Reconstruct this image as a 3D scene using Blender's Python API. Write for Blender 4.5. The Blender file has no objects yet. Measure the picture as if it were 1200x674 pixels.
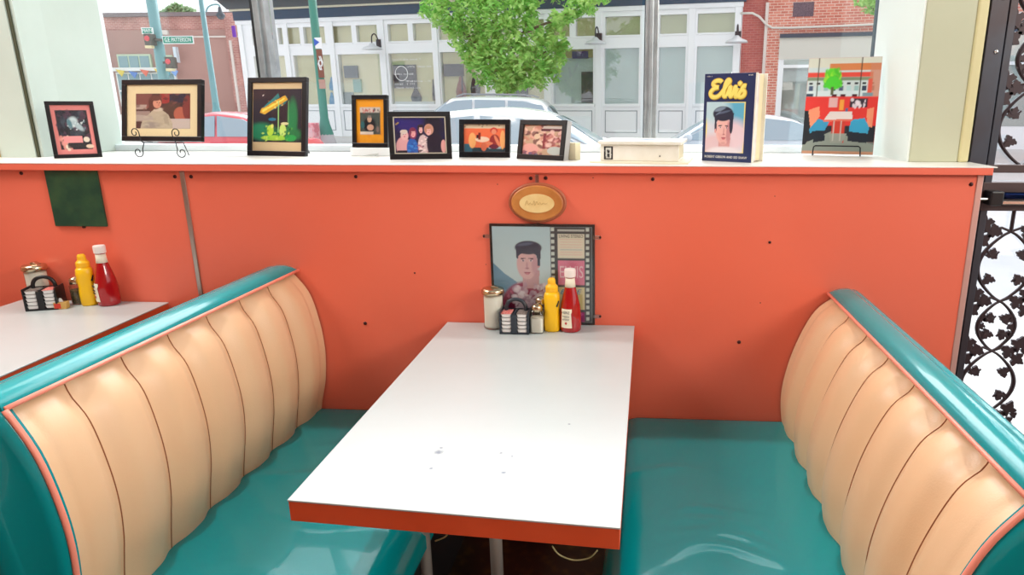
import bpy, bmesh, math, random
import numpy as np
from mathutils import Vector, Matrix, Euler
PI = math.pi
random.seed(7)
SC = bpy.context.scene
COL = SC.collection

# ------------------------------------------------------------------ camera
CAM = Vector((0.32584735, -2.14016451, 1.42930161))
ROT = Euler((1.30086560, 0.00124702, 0.06958434), 'XYZ')
F, CX, CY = 817.67, 697.44, 350.43
cd = bpy.data.cameras.new('camera'); cam = bpy.data.objects.new('camera', cd); COL.objects.link(cam)
cam.location = CAM; cam.rotation_euler = ROT
cd.sensor_fit = 'HORIZONTAL'; cd.sensor_width = 36; cd.lens = F / 1200 * 36
cd.shift_x = -(CX - 600) / 1200; cd.shift_y = (CY - 337) / 1200
cd.clip_start = 0.02; cd.clip_end = 1000
SC.camera = cam
RM = ROT.to_matrix()
def ray(px, py): return RM @ Vector(((px - CX) / F, -(py - CY) / F, -1))
def on_y(px, py, y):            # the point of the plane y = const that the photo shows at this pixel
    d = ray(px, py); return CAM + d * ((y - CAM.y) / d.y)
def on_z(px, py, z):
    d = ray(px, py); return CAM + d * ((z - CAM.z) / d.z)

# ------------------------------------------------------------------ materials
def lin(c):
    return tuple(((v / 255) / 12.92 if v / 255 <= .04045 else (((v / 255) + .055) / 1.055) ** 2.4) for v in c)
_M = {}
def mat(name, rgb=(200, 200, 200), rough=.5, metal=0, spec=.5, coat=0, trans=0, noise=None, bump=None, emit=None, alpha=1, sheen=0):
    if name in _M: return _M[name]
    m = bpy.data.materials.new(name); m.use_nodes = True; nt = m.node_tree; b = nt.nodes['Principled BSDF']
    c = lin(rgb)
    b.inputs['Base Color'].default_value = (*c, 1); b.inputs['Roughness'].default_value = rough
    b.inputs['Metallic'].default_value = metal; b.inputs['Specular IOR Level'].default_value = spec
    b.inputs['Coat Weight'].default_value = coat; b.inputs['Transmission Weight'].default_value = trans
    tc = nt.nodes.new('ShaderNodeTexCoord')
    if noise:                       # (scale, second colour, contrast low, high)
        n = nt.nodes.new('ShaderNodeTexNoise'); n.inputs['Scale'].default_value = noise[0]; n.inputs['Detail'].default_value = 6
        r = nt.nodes.new('ShaderNodeValToRGB'); r.color_ramp.elements[0].position = noise[2]; r.color_ramp.elements[1].position = noise[3]
        r.color_ramp.elements[0].color = (*c, 1); r.color_ramp.elements[1].color = (*lin(noise[1]), 1)
        nt.links.new(tc.outputs['Object'], n.inputs['Vector']); nt.links.new(n.outputs['Fac'], r.inputs['Fac'])
        nt.links.new(r.outputs['Color'], b.inputs['Base Color'])
    if bump:                        # (scale, strength)
        n2 = nt.nodes.new('ShaderNodeTexNoise'); n2.inputs['Scale'].default_value = bump[0]; n2.inputs['Detail'].default_value = 5
        bp = nt.nodes.new('ShaderNodeBump'); bp.inputs['Strength'].default_value = bump[1]; bp.inputs['Distance'].default_value = .01
        nt.links.new(tc.outputs['Object'], n2.inputs['Vector']); nt.links.new(n2.outputs['Fac'], bp.inputs['Height'])
        nt.links.new(bp.outputs['Normal'], b.inputs['Normal'])
    _M[name] = m; return m
def glass_mat(name, tint=(255, 255, 255), base=.05, amount=.35, rough=.02):
    if name in _M: return _M[name]
    m = bpy.data.materials.new(name); m.use_nodes = True; nt = m.node_tree
    for n in list(nt.nodes): nt.nodes.remove(n)
    o = nt.nodes.new('ShaderNodeOutputMaterial'); mx = nt.nodes.new('ShaderNodeMixShader')
    t = nt.nodes.new('ShaderNodeBsdfTransparent'); t.inputs[0].default_value = (*lin(tint), 1)
    g = nt.nodes.new('ShaderNodeBsdfGlossy'); g.inputs['Roughness'].default_value = rough
    f = nt.nodes.new('ShaderNodeLayerWeight'); f.inputs['Blend'].default_value = .3
    mr = nt.nodes.new('ShaderNodeMapRange'); mr.inputs['To Min'].default_value = base; mr.inputs['To Max'].default_value = amount
    nt.links.new(f.outputs['Fresnel'], mr.inputs['Value']); nt.links.new(mr.outputs['Result'], mx.inputs['Fac'])
    nt.links.new(t.outputs[0], mx.inputs[1]); nt.links.new(g.outputs[0], mx.inputs[2]); nt.links.new(mx.outputs[0], o.inputs[0])
    _M[name] = m; return m
def brick_mat(name, c1, c2, mortar, sx=1.0):
    if name in _M: return _M[name]
    m = bpy.data.materials.new(name); m.use_nodes = True; nt = m.node_tree; b = nt.nodes['Principled BSDF']
    b.inputs['Roughness'].default_value = .9; b.inputs['Specular IOR Level'].default_value = .2
    tc = nt.nodes.new('ShaderNodeTexCoord'); mp = nt.nodes.new('ShaderNodeMapping'); mp.inputs['Rotation'].default_value = (PI / 2, 0, 0)
    br = nt.nodes.new('ShaderNodeTexBrick'); br.inputs['Color1'].default_value = (*lin(c1), 1); br.inputs['Color2'].default_value = (*lin(c2), 1)
    br.inputs['Mortar'].default_value = (*lin(mortar), 1); br.inputs['Scale'].default_value = 1
    br.inputs['Brick Width'].default_value = .24 * sx; br.inputs['Row Height'].default_value = .085 * sx; br.inputs['Mortar Size'].default_value = .010 * sx
    n = nt.nodes.new('ShaderNodeTexNoise'); n.inputs['Scale'].default_value = .9; n.inputs['Detail'].default_value = 8
    mx = nt.nodes.new('ShaderNodeMix'); mx.data_type = 'RGBA'; mx.blend_type = 'OVERLAY'; mx.inputs[0].default_value = .6
    nt.links.new(tc.outputs['Object'], mp.inputs['Vector']); nt.links.new(mp.outputs[0], br.inputs['Vector'])
    nt.links.new(tc.outputs['Object'], n.inputs['Vector'])
    nt.links.new(br.outputs['Color'], mx.inputs[6]); nt.links.new(n.outputs['Fac'], mx.inputs[7]); nt.links.new(mx.outputs[2], b.inputs['Base Color'])
    _M[name] = m; return m
def print_mat():
    if 'printed_picture' in _M: return _M['printed_picture']
    m = bpy.data.materials.new('printed_picture'); m.use_nodes = True; nt = m.node_tree; b = nt.nodes['Principled BSDF']
    a = nt.nodes.new('ShaderNodeVertexColor'); a.layer_name = 'Col'
    nt.links.new(a.outputs['Color'], b.inputs['Base Color']); b.inputs['Roughness'].default_value = .35
    _M['printed_picture'] = m; return m

ORANGE = mat('coral_laminate', (238, 116, 92), .34, noise=(1.3, (235, 108, 80), .3, .75), bump=(90, .02))
ORANGE_TRIM = mat('coral_trim', (238, 112, 88), .4)
EDGE = mat('orange_edge_band', (226, 92, 52), .42, noise=(6, (214, 80, 40), .3, .7))
TEAL = mat('teal_vinyl', (0, 146, 152), .22, spec=.26, coat=.36, bump=(220, .012))
PEACH = mat('peach_vinyl', (238, 200, 160), .36, bump=(260, .06), noise=(3, (234, 190, 146), .3, .7))
PIPING = mat('salmon_piping', (246, 150, 128), .4)
CREAMW = mat('cream_laminate', (246, 244, 236), .4)
BLACKP = mat('black_plastic', (18, 20, 24), .32)
BLACKF = mat('black_frame', (12, 15, 20), .3)
CHROME = mat('chrome', (215, 215, 212), .16, metal=1)
BRUSHED = mat('brushed_metal', (190, 188, 182), .32, metal=1)
WHITE = mat('white_paint', (236, 240, 240), .5)
GLASS = glass_mat('clear_glass')
SCREW = mat('dark_screw', (60, 18, 16), .35, metal=.3)

# ------------------------------------------------------------------ mesh helpers
def root(name, label, cat, loc=(0, 0, 0), rz=0, group=None, rx=0):
    o = bpy.data.objects.new(name, None); COL.objects.link(o); o.empty_display_size = .05
    o.location = loc; o.rotation_euler = (rx, 0, rz); o['label'] = label; o['category'] = cat
    if group: o['group'] = group
    return o
def obj(name, bm, m, parent=None, smooth=False, bev=0, kind=None, seg=2, sub=0):
    if bm.faces: bmesh.ops.recalc_face_normals(bm, faces=bm.faces)
    me = bpy.data.meshes.new(name); bm.to_mesh(me); bm.free(); me.materials.append(m)
    if smooth:
        me.polygons.foreach_set('use_smooth', [True] * len(me.polygons))
    o = bpy.data.objects.new(name, me); COL.objects.link(o)
    if parent: o.parent = parent
    if bev:
        md = o.modifiers.new('bevel', 'BEVEL'); md.width = bev; md.segments = seg; md.limit_method = 'ANGLE'; md.angle_limit = .6
    if sub:
        md = o.modifiers.new('sub', 'SUBSURF'); md.levels = sub; md.render_levels = sub
    if kind: o['kind'] = kind
    return o
def tag(o, label, cat, group=None):
    o['label'] = label; o['category'] = cat
    if group: o['group'] = group
    return o
def struct(name, bm, m, parent=None, **k):
    o = obj(name, bm, m, parent, **k)
    if not parent: o['kind'] = 'structure'
    return o
def B(): return bmesh.new()
def box(bm, x0, x1, y0, y1, z0, z1, M=None):
    vs = [Vector((x, y, z)) for x in (x0, x1) for y in (y0, y1) for z in (z0, z1)]
    if M: vs = [M @ v for v in vs]
    v = [bm.verts.new(p) for p in vs]
    for f in ((0, 1, 3, 2), (4, 6, 7, 5), (0, 4, 5, 1), (2, 3, 7, 6), (0, 2, 6, 4), (1, 5, 7, 3)): bm.faces.new([v[i] for i in f])
    return bm
def bx(*a, M=None): return box(B(), *a, M=M)
def prism(bm, pts, y0, y1, M=None):         # outline in x-z pushed along y
    a = [Vector((p[0], y0, p[1])) for p in pts]; b = [Vector((p[0], y1, p[1])) for p in pts]
    if M: a = [M @ v for v in a]; b = [M @ v for v in b]
    a = [bm.verts.new(v) for v in a]; b = [bm.verts.new(v) for v in b]
    bm.faces.new(a); bm.faces.new(b[::-1]); n = len(pts)
    for i in range(n): bm.faces.new((a[i], b[i], b[(i + 1) % n], a[(i + 1) % n]))
    return bm
def prism_z(bm, pts, z0, z1):
    a = [bm.verts.new((p[0], p[1], z0)) for p in pts]; b = [bm.verts.new((p[0], p[1], z1)) for p in pts]
    bm.faces.new(a[::-1]); bm.faces.new(b); n = len(pts)
    for i in range(n): bm.faces.new((a[i], a[(i + 1) % n], b[(i + 1) % n], b[i]))
    return bm
def lathe(bm, prof, n=28, c=(0, 0, 0), sq=0):  # prof [(r, z)]; sq > 0 squares the section
    rings = []
    for r, z in prof:
        ring = []
        for i in range(n):
            a = 2 * PI * i / n + PI / n
            k = 1
            if sq: k = 1 / (abs(math.cos(a)) ** sq + abs(math.sin(a)) ** sq) ** (1 / sq)
            ring.append(bm.verts.new((c[0] + r * k * math.cos(a), c[1] + r * k * math.sin(a), c[2] + z)))
        rings.append(ring)
    for A, Bq in zip(rings, rings[1:]):
        for i in range(n): bm.faces.new((A[i], A[(i + 1) % n], Bq[(i + 1) % n], Bq[i]))
    if prof[0][0] > 1e-5: bm.faces.new(rings[0][::-1])
    if prof[-1][0] > 1e-5: bm.faces.new(rings[-1])
    return bm
def tube(bm, pts, r, n=8, cap=True):
    pts = [Vector(p) for p in pts]; rings = []; up = None
    for i, p in enumerate(pts):
        d = (pts[min(i + 1, len(pts) - 1)] - pts[max(i - 1, 0)]).normalized()
        if up is None: up = Vector((0, 0, 1)) if abs(d.z) < .9 else Vector((1, 0, 0))
        s = d.cross(up)
        if s.length < 1e-4: s = d.cross(Vector((0, 1, 0)))
        s.normalize(); up = s.cross(d).normalized()
        rr = r[i] if isinstance(r, (list, tuple)) else r
        rings.append([bm.verts.new(p + (s * math.cos(2 * PI * k / n) + up * math.sin(2 * PI * k / n)) * rr) for k in range(n)])
    for A, Bq in zip(rings, rings[1:]):
        for i in range(n): bm.faces.new((A[i], A[(i + 1) % n], Bq[(i + 1) % n], Bq[i]))
    if cap: bm.faces.new(rings[0][::-1]); bm.faces.new(rings[-1])
    return bm
def grid(bm, nu, nv, f):
    V = [[bm.verts.new(f(i / nu, j / nv)) for j in range(nv + 1)] for i in range(nu + 1)]
    for i in range(nu):
        for j in range(nv): bm.faces.new((V[i][j], V[i + 1][j], V[i + 1][j + 1], V[i][j + 1]))
    return bm
def interp(pts, t):                          # smooth curve through points, t 0..1
    n = len(pts) - 1; x = min(max(t, 0), 1) * n; i = min(int(x), n - 1); u = x - i
    p = [Vector(pts[max(0, min(n, i + k))]) for k in (-1, 0, 1, 2)]
    return .5 * ((2 * p[1]) + (p[2] - p[0]) * u + (2 * p[0] - 5 * p[1] + 4 * p[2] - p[3]) * u * u + (3 * p[1] - p[0] - 3 * p[2] + p[3]) * u ** 3)
def text(name, s, size, m, parent=None, loc=(0, 0, 0), rot=(PI / 2, 0, 0), depth=.0006, offset=0, shear=0, sx=1, space=1, width=None):
    c = bpy.data.curves.new(name, 'FONT'); c.body = s; c.size = size; c.extrude = depth; c.offset = offset; c.shear = shear
    c.align_x = 'CENTER'; c.align_y = 'CENTER'; c.space_character = space; c.resolution_u = 3
    t = bpy.data.objects.new(name, c); COL.objects.link(t)
    dg = bpy.context.evaluated_depsgraph_get(); dg.update()
    me = bpy.data.meshes.new_from_object(t.evaluated_get(dg)); me.name = name
    bpy.data.objects.remove(t); bpy.data.curves.remove(c)
    o = bpy.data.objects.new(name, me); COL.objects.link(o); me.materials.clear(); me.materials.append(m)
    if width:
        xs = [v.co.x for v in me.vertices]; w = max(xs) - min(xs); sx = width / w
    o.location = loc; o.rotation_euler = rot; o.scale = (sx, 1, 1); o.parent = parent
    return o

# ------------------------------------------------------------------ printed pictures (flat prints, colours held by the print itself)
class Paint:
    def __init__(s, nx, ny, bg):
        s.nx, s.ny = nx, ny
        u, v = np.meshgrid((np.arange(nx + 1)) / nx, (np.arange(ny + 1)) / ny, indexing='ij')
        s.u, s.v = u, v; s.c = np.zeros((nx + 1, ny + 1, 3)); s.c[:] = lin(bg); s.rs = np.random.RandomState(3)
    def put(s, mask, col, a=1):
        k = (np.clip(mask, 0, 1) * a)[..., None]; s.c = s.c * (1 - k) + np.array(lin(col)) * k; return s
    def ell(s, cx, cy, rx, ry, col, rot=0, soft=.12, a=1):
        x, y = s.u - cx, s.v - cy; c_, s_ = math.cos(rot), math.sin(rot)
        d = np.sqrt(((x * c_ + y * s_) / rx) ** 2 + ((-x * s_ + y * c_) / ry) ** 2)
        return s.put((1 - d) / soft + .5, col, a)
    def rect(s, x0, x1, y0, y1, col, a=1, soft=.004):
        d = np.minimum(np.minimum(s.u - x0, x1 - s.u), np.minimum(s.v - y0, y1 - s.v)); return s.put(d / soft + .5, col, a)
    def poly(s, pts, col, a=1):
        ins = np.zeros_like(s.u, bool); n = len(pts)
        for i in range(n):
            (x1, y1), (x2, y2) = pts[i], pts[(i + 1) % n]
            c = ((y1 > s.v) != (y2 > s.v)); 
            with np.errstate(divide='ignore', invalid='ignore'): xi = (x2 - x1) * (s.v - y1) / (y2 - y1 + 1e-12) + x1
            ins ^= c & (s.u < xi)
        return s.put(ins.astype(float), col, a)
    def grad(s, c1, c2):
        s.c = np.array(lin(c1)) * (1 - s.v[..., None]) + np.array(lin(c2)) * s.v[..., None]; return s
    def blobs(s, n, x0, x1, y0, y1, r, cols, a=.8):
        for i in range(n):
            s.ell(s.rs.uniform(x0, x1), s.rs.uniform(y0, y1), r * s.rs.uniform(.4, 1.4), r * s.rs.uniform(.4, 1.4), cols[s.rs.randint(len(cols))], s.rs.uniform(0, 3), .4, a)
        return s
def picture(name, P, w, h, parent, loc=(0, 0, 0), curve=None):      # lies in x-z, faces -y, centre bottom at loc
    bm = B(); nx, ny = P.nx, P.ny
    V = [[bm.verts.new((loc[0] + (i / nx - .5) * w, loc[1], loc[2] + j / ny * h)) for j in range(ny + 1)] for i in range(nx + 1)]
    for i in range(nx):
        for j in range(ny): bm.faces.new((V[i][j], V[i + 1][j], V[i + 1][j + 1], V[i][j + 1]))
    me = bpy.data.meshes.new(name); bm.to_mesh(me); bm.free(); me.materials.append(print_mat())
    at = me.color_attributes.new('Col', 'FLOAT_COLOR', 'POINT')
    cols = np.ones(((nx + 1) * (ny + 1), 4)); cols[:, :3] = P.c.reshape(-1, 3); at.data.foreach_set('color', cols.ravel())
    o = bpy.data.objects.new(name, me); COL.objects.link(o); o.parent = parent
    return o

# ================================================================== the room shell
SILL = 1.258
XL, XR = -1.84, 1.157                         # window opening reveals
struct('wall_window', bx(-3.2, -1.136, 0, .12, 0, 1.234), ORANGE)
w2 = struct('wall_window', bx(-1.1335, 1.300, 0, .12, 0, 1.234), ORANGE)
struct('trim_1', bx(-1.1425, -1.1275, -.004, .02, .0, 1.232), BRUSHED, bev=.002)
struct('trim_2', bx(-3.2, 1.335, -.018, .03, 1.2335, 1.2545), ORANGE_TRIM, bev=.002)
struct('trim_3', bx(1.2995, 1.318, -.003, .15, 0, 1.2335), mat('pinkish_metal_edge', (216, 170, 160), .35, metal=.4), bev=.002)
SILLM = mat('white_sill_laminate', (248, 246, 240), .3, noise=(7, (240, 238, 230), .35, .75))
sb = bx(-3.2, 1.345, -.019, .60, 1.2545, SILL)
struct('trim_4', sb, SILLM, bev=.001)
struct('floor', bx(-3.5, 4.5, -4.5, .30, -.05, 0), mat('dark_floor', (44, 34, 26), .45, noise=(22, (84, 66, 30), .5, .75)))
SAGE = mat('pale_sage_paint', (198, 212, 203), .55, noise=(4, (190, 204, 194), .3, .8), bump=(30, .05))
struct('wall_left', bx(-3.2, -1.93, .20, .62, SILL, 2.6), mat('tan_paint', (176, 146, 96), .6))
pier = struct('wall_left', bx(-1.945, -1.79, .215, .62, SILL, 2.6), SAGE, bev=.004)
# the reveal of the pier opens a little towards the glass
bm = B(); prism_z(bm, [(-1.80, .2149), (-1.7785, .2149), (-1.812, .585), (-1.845, .585)], SILL, 2.6); struct('wall_left', bm, SAGE)
struct('wall_left', bx(-1.935, -1.80, .205, .216, SILL, 2.6), SAGE, bev=.002)
struct('wall_left', bx(-1.799, -1.790, .209, .2145, SILL, 2.6), mat('dark_olive_gap', (70, 72, 50), .7))
COLM = mat('khaki_column_paint', (188, 190, 164), .5, noise=(3, (180, 183, 155), .3, .8), bump=(25, .05))
struct('wall_right', bx(1.155, 1.303, .155, .62, SILL, 2.6), COLM, bev=.003)
struct('wall_right', bx(1.1495, 1.1552, .158, .60, SILL, 2.6), mat('pale_grey_green_paint', (224, 232, 226), .5, bump=(25, .05)))
struct('trim_5', bx(1.303, 1.335, .150, .62, SILL, 2.6), mat('cream_trim_paint', (206, 198, 150), .5), bev=.006)
# unseen header, added to block the sun from a strip along the wall
struct('wall_sun_block', bx(-3.2, 4.5, -.165, .66, 2.75, 3.3), WHITE)

struct('ceiling', bx(-3.5, 4.5, -4.6, -1.35, 2.8, 2.9), WHITE)  # unseen; cut back over the booths to shape the light from above
struct('wall_back', bx(-3.5, 4.5, -4.7, -4.6, 0, 3.1), mat('warm_back_wall', (214, 150, 120), .7))
struct('wall_left', bx(-3.6, -3.5, -4.7, 1.2, 0, 3.1), mat('warm_back_wall'))
# window frame, mullions and panes
WF = mat('window_frame_paint', (228, 236, 240), .45)
GREYM = mat('grey_aluminium', (172, 180, 184), .35, metal=.35, noise=(12, (140, 148, 152), .35, .7))
def mullion(xa, xb, dark):
    bm = B()
    box(bm, xa, xb, .575, .65, 1.285, 2.8); box(bm, xa + (xb - xa) * .33, xa + (xb - xa) * .62, .565, .58, 1.285, 2.8)
    return bm
wr = bpy.data.objects.new('window_1', None); COL.objects.link(wr); wr['kind'] = 'structure'; wr.location = (0, 0, 0)
obj('window_frame', bx(XL, XR, .575, .66, SILL, 1.283), WF, wr, bev=.004)
bm = B(); box(bm, XL - .01, XL + .028, .56, .66, SILL, 2.8); box(bm, XL + .02, XL + .034, .575, .65, SILL, 2.8); box(bm, XL + .032, XL + .04, .6, .65, SILL, 2.8)
obj('window_frame', bm, WF, wr, bev=.003)
obj('window_frame', bx(XR - .003, XR + .03, .575, .66, SILL, 2.8), mat('dark_gasket', (40, 60, 78), .4), wr)
for a, b in ((-1.153, -1.107), (.320, .368)):
    obj('mullion', mullion(a, b, 0), GREYM, wr, bev=.003)
    obj('mullion_gasket', bx(a - (.014 if a < 0 else .003), a + .001, .585, .64, 1.283, 2.8), mat('black_rubber', (26, 30, 34), .6), wr)
for a, b in ((XL + .03, -1.166), (-1.106, .307), (.369, XR)):
    obj('pane', bx(a, b, .612, .618, 1.28, 2.8), GLASS, wr)

# ================================================================== iron door at the right
dr = bpy.data.objects.new('door_1', None); COL.objects.link(dr); dr['kind'] = 'structure'; dr.location = (1.34, .155, 0)
DIRON = mat('dark_door_metal', (62, 66, 76), .42, metal=.3, noise=(5, (58, 48, 52), .35, .7))
DBROWN = mat('dark_brown_metal', (74, 58, 58), .45, metal=.2)
obj('door_jamb', bx(.0, .052, 0, .09, 0, 2.6), DIRON, dr, bev=.002)
obj('door_jamb_gap', bx(.0515, .059, .03, .09, 0, 2.6), mat('black_gap', (8, 10, 16), .6), dr)
for z in (1.585, 1.735, 1.9): obj('bolt', lathe(B(), [(0, .0), (.0065, .001), (.0065, .003), (.003, .006), (0, .0065)], 14), CHROME, dr).matrix_local = Matrix.Translation((.033, 0, z)) @ Matrix.Rotation(PI / 2, 4, 'X')
bm = B(); box(bm, .059, .082, .01, .06, 0, 2.6); box(bm, .80, .83, .01, .06, 0, 2.6); box(bm, .059, .83, .01, .06, 0, .12)
obj('door_leaf', bm, DIRON, dr, bev=.002)
bm = B(); box(bm, .055, .83, .008, .06, 1.225, 1.250); box(bm, .055, .83, .008, .06, 1.105, 1.195)
obj('door_rail', bm, DBROWN, dr, bev=.002)
obj('door_glass', bx(.082, .80, .045, .050, .12, 2.6), glass_mat('door_glass_pane', (250, 252, 255), .08, .4), dr)
bar = obj('push_bar', tube(B(), [(.075, -.03, 1.158), (.80, -.03, 1.158)], .011, 12), mat('blue_black_bar', (20, 40, 90), .15, metal=.8), dr, smooth=True)
obj('push_bar_rail', bx(.085, .80, -.02, .006, 1.128, 1.142), CHROME, dr, bev=.003)
obj('push_bar_bracket', bx(.06, .10, -.045, .008, 1.128, 1.172), BLACKP, dr, bev=.004)
obj('push_bar_latch', tube(B(), [(.028, -.03, 1.147), (.062, -.03, 1.147)], .005, 8), CHROME, dr)
# cast iron scroll grille
def leaf(bm, cx, cz, r, a0, lobes=3, y0=.028, y1=.038):
    pts = []
    for k in range(36):
        t = 2 * PI * k / 36
        rr = r * (.50 + .42 * abs(math.cos(lobes * t / 2)) ** 1.3 + .10 * math.cos(9 * t))
        pts.append((cx + rr * math.cos(t + a0), cz + rr * math.sin(t + a0)))
    prism(bm, pts, y0, y1)
def grille_column(bm, ax, z0, z1):
    z = z1; k = 0
    while z > z0:
        h = .235 if k % 2 == 0 else .175; A = .088 if k % 2 == 0 else .060
        for s in (-1, 1):
            pts = []
            for i in range(25):
                t = i / 24; pts.append((ax + s * A * math.sin(PI * t) ** .8, .033, z - h * t))
            tube(bm, pts, [.0045 + .003 * math.sin(PI * i / 24) ** 2 for i in range(25)], 6)
            # leaf clusters outside the crossing
            leaf(bm, ax + s * .052, z, .027, .3 * s); leaf(bm, ax + s * .084, z + .026, .030, 1.2 * s, 4); leaf(bm, ax + s * .084, z - .028, .028, -.6 * s, 4)
            leaf(bm, ax + s * .105, z + .002, .013, .8, 3)
            tube(bm, [(ax, .033, z), (ax + s * .03, .033, z + .012), (ax + s * .06, .033, z + .006), (ax + s * .085, .033, z - .002)], .0045, 6)
            # tendrils inside each loop
            for q, sg in ((.26, 1), (.74, -1)):
                bz = z - h * q; bxp = ax + s * A * math.sin(PI * q) ** .8
                tube(bm, [(bxp, .033, bz), (bxp - s * .012, .033, bz - sg * .016), (bxp - s * .03, .033, bz - sg * .018), (bxp - s * .042, .033, bz - sg * .006)], [.006, .006, .005, .003], 6)
                leaf(bm, bxp - s * .020, bz - sg * .014, .022, q * 3 * s, 3)
            if k % 2: 
                for q in (.35, .5, .65): leaf(bm, ax + s * (A - .012), z - h * q, .014, q * 5, 5)
        z -= h; k += 1
GI = mat('cast_iron', (58, 44, 48), .5, metal=.3)
for ax in (.175, .445, .68):
    bm = B(); grille_column(bm, ax, .22, 1.035); tube(bm, [(ax, .033, 1.035), (ax, .033, 1.105)], .006, 6)
    grille_column(bm, ax, 1.35, 2.3); obj('scroll_grille', bm, GI, dr, smooth=False)

# ================================================================== booths
def make_booth(side, prof, ynear, ztop, seat_edge, seat_back, label):
    # side -1: left booth (faces +x), +1: right booth (faces -x); prof: (x, z) from top piping down
    r = root('booth_bench', label, 'booth', (prof[0][0], -.6, 0), 0, 'facing booth benches')
    off = Vector((-prof[0][0], .6, 0))
    fx = -side                      # direction the back faces
    NF = 7; y0, y1 = -.006, ynear; L = y0 - y1
    n_s = 44; n_t = NF * 26
    pv = [Vector((x, 0, z)) for x, z in prof]
    def f(u, v):                    # u along y, v down the profile
        p = interp(pv, v)
        q = interp(pv, min(v + .02, 1)) - interp(pv, max(v - .02, 0)); nrm = Vector((q.z, 0, -q.x)).normalized()
        if nrm.x * fx < 0: nrm = -nrm
        t = (u * NF) % 1.0 if u < 1 else 1.0
        if u == 0: t = 0.0
        t = .5 - .5 * math.cos(PI * t) if 0 < t < 1 else t; b = 1 - abs(2 * t - 1) ** 4.0
        if (u * NF < .5) or (u * NF > NF - .5): b = max(b, .8)
        top = min(1, v / .16); top = math.sin(top * PI / 2)
        amp = .024 * (.25 + .75 * top) * (1 - .65 * max(0, (v - .72) / .28)) 
        dip = -.006 * (1 - b) * math.exp(-((v - .07) / .05) ** 2)
        # gentle sag so the seams wander
        wob = .006 * math.sin(v * 5 + int(u * NF) * 1.7) * (v) * (1 - v)
        return p + nrm * (b * amp - .024 + (.010 * max(0, (v - .72) / .28)) + dip) + Vector((0, y0 - L * u + wob, 0)) + off
    obj('backrest', grid(B(), n_t, n_s, f), PEACH, r, smooth=True)
    for k in range(1, NF):
        bm = B(); tube(bm, [f(k / NF, .012 + .96 * j / 30) + Vector((fx * .0006, 0, 0)) for j in range(31)], .0013, 6); obj('seam', bm, mat('brown_seam_thread', (150, 84, 44), .7), r, smooth=True)
    # top roll
    hw = .044; cxx = prof[0][0] + side * hw * .98
    bm = B()
    def roll(u, v):
        y = y0 - (L + .004) * u; e = 1.0
        if u < .06: e = math.sqrt(max(0, 1 - ((.06 - u) / .06) ** 2)) * .55 + .45
        a = PI * v
        x = cxx - side * hw * math.cos(a) * (1); z = ztop - .012 + .030 * math.sin(a) ** .75 * e
        z -= .004 * math.exp(-((v - .62) / .03) ** 2) * e
        return Vector((x, y, z)) + off
    grid(bm, 60, 22, roll)
    V = [Vector((cxx - side * hw * math.cos(PI * k / 22), 0, ztop - .012 + .030 * math.sin(PI * k / 22) ** .75)) for k in range(23)]
    for yy, e in ((y1 - .004, 1), (y0, .45)):
        vs = [bm.verts.new(Vector((v.x, yy, ztop - .012 + (v.z - ztop + .012) * e)) + off) for v in V]; bm.faces.new(vs)
    obj('top_roll', bm, TEAL, r, smooth=True)
    # body behind the upholstery
    xo = prof[0][0] + side * .086
    outline = [(p[0] + side * .046, p[1] - .016) for p in [tuple(interp(pv, k / 14))[::2] for k in range(15)]]
    outline += [(prof[-1][0] + side * .03, .05), (xo, .05), (xo, ztop - .012)]
    bm = B(); prism(bm, [(x + off.x, z) for x, z in outline], y0 + .6, y1 + .6 + .012)
    obj('back_shell', bm, mat('dark_teal_vinyl', (4, 70, 72), .35, coat=.2), r)
    # padded end panel
    ol = [tuple(interp(pv, k / 24))[::2] for k in range(25)] + [(prof[-1][0] + side * .012, .05), (xo, .05), (xo, ztop - .002)]
    cxy = (sum(p[0] for p in ol) / len(ol), sum(p[1] for p in ol) / len(ol))
    def inset(o_, d):
        n = len(o_); out = []
        for i in range(n):
            a, b_ = Vector(o_[i - 1]), Vector(o_[(i + 1) % n]); t = (b_ - a).normalized(); nn = Vector((-t.y, t.x))
            c = Vector(o_[i]); 
            if (Vector(cxy) - c).dot(nn) < 0: nn = -nn
            out.append(tuple(c + nn * d))
        return out
    bm = B(); rings = []
    for d, yy in ((0, y1 + .014), (0, y1), (.004, y1 - .007), (.011, y1 - .012), (.022, y1 - .015)):
        rings.append([bm.verts.new((x + off.x, yy + .6, z)) for x, z in (inset(ol, d) if d else ol)])
    n = len(ol)
    for A_, B_ in zip(rings, rings[1:]):
        for i in range(n): bm.faces.new((A_[i], A_[(i + 1) % n], B_[(i + 1) % n], B_[i]))
    bm.faces.new(rings[-1]); bm.faces.new(rings[0][::-1])
    obj('end_panel', bm, TEAL, r, smooth=True)
    # piping along the top and down the near end
    bm = B(); a = Vector((prof[0][0], y0, prof[0][1])) + off
    tube(bm, [a + Vector((fx * .003, -L * k / 10, .002)) for k in range(11)], .0048, 8)
    obj('piping', bm, PIPING, r, smooth=True)
    bm = B(); tube(bm, [interp(pv, k / 24) + Vector((fx * .003, y1 - .001, 0)) + off for k in range(25)], .0055, 8)
    obj('piping', bm, PIPING, r, smooth=True)
    # seat cushion
    xs0, xs1 = sorted((seat_edge, seat_back + side * .03)); W = xs1 - xs0; zt = .434  # the cushion runs under the back
    if side > 0: wr = [(.48, .47 + .032 * k, .55, .016) for k in range(5)] + [(.3, .80, .4, .03), (.7, .72, .3, .02), (.55, .90, .2, .03), (.25, .30, .3, .02)]
    else: wr = [(.55, .50 + .04 * k, -.5, .018) for k in range(4)] + [(.30, .42, .4, .02), (.75, .62, -.3, .02), (.4, .78, .3, .03), (.65, .86, -.2, .03), (.5, .24, .4, .02)]
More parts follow.
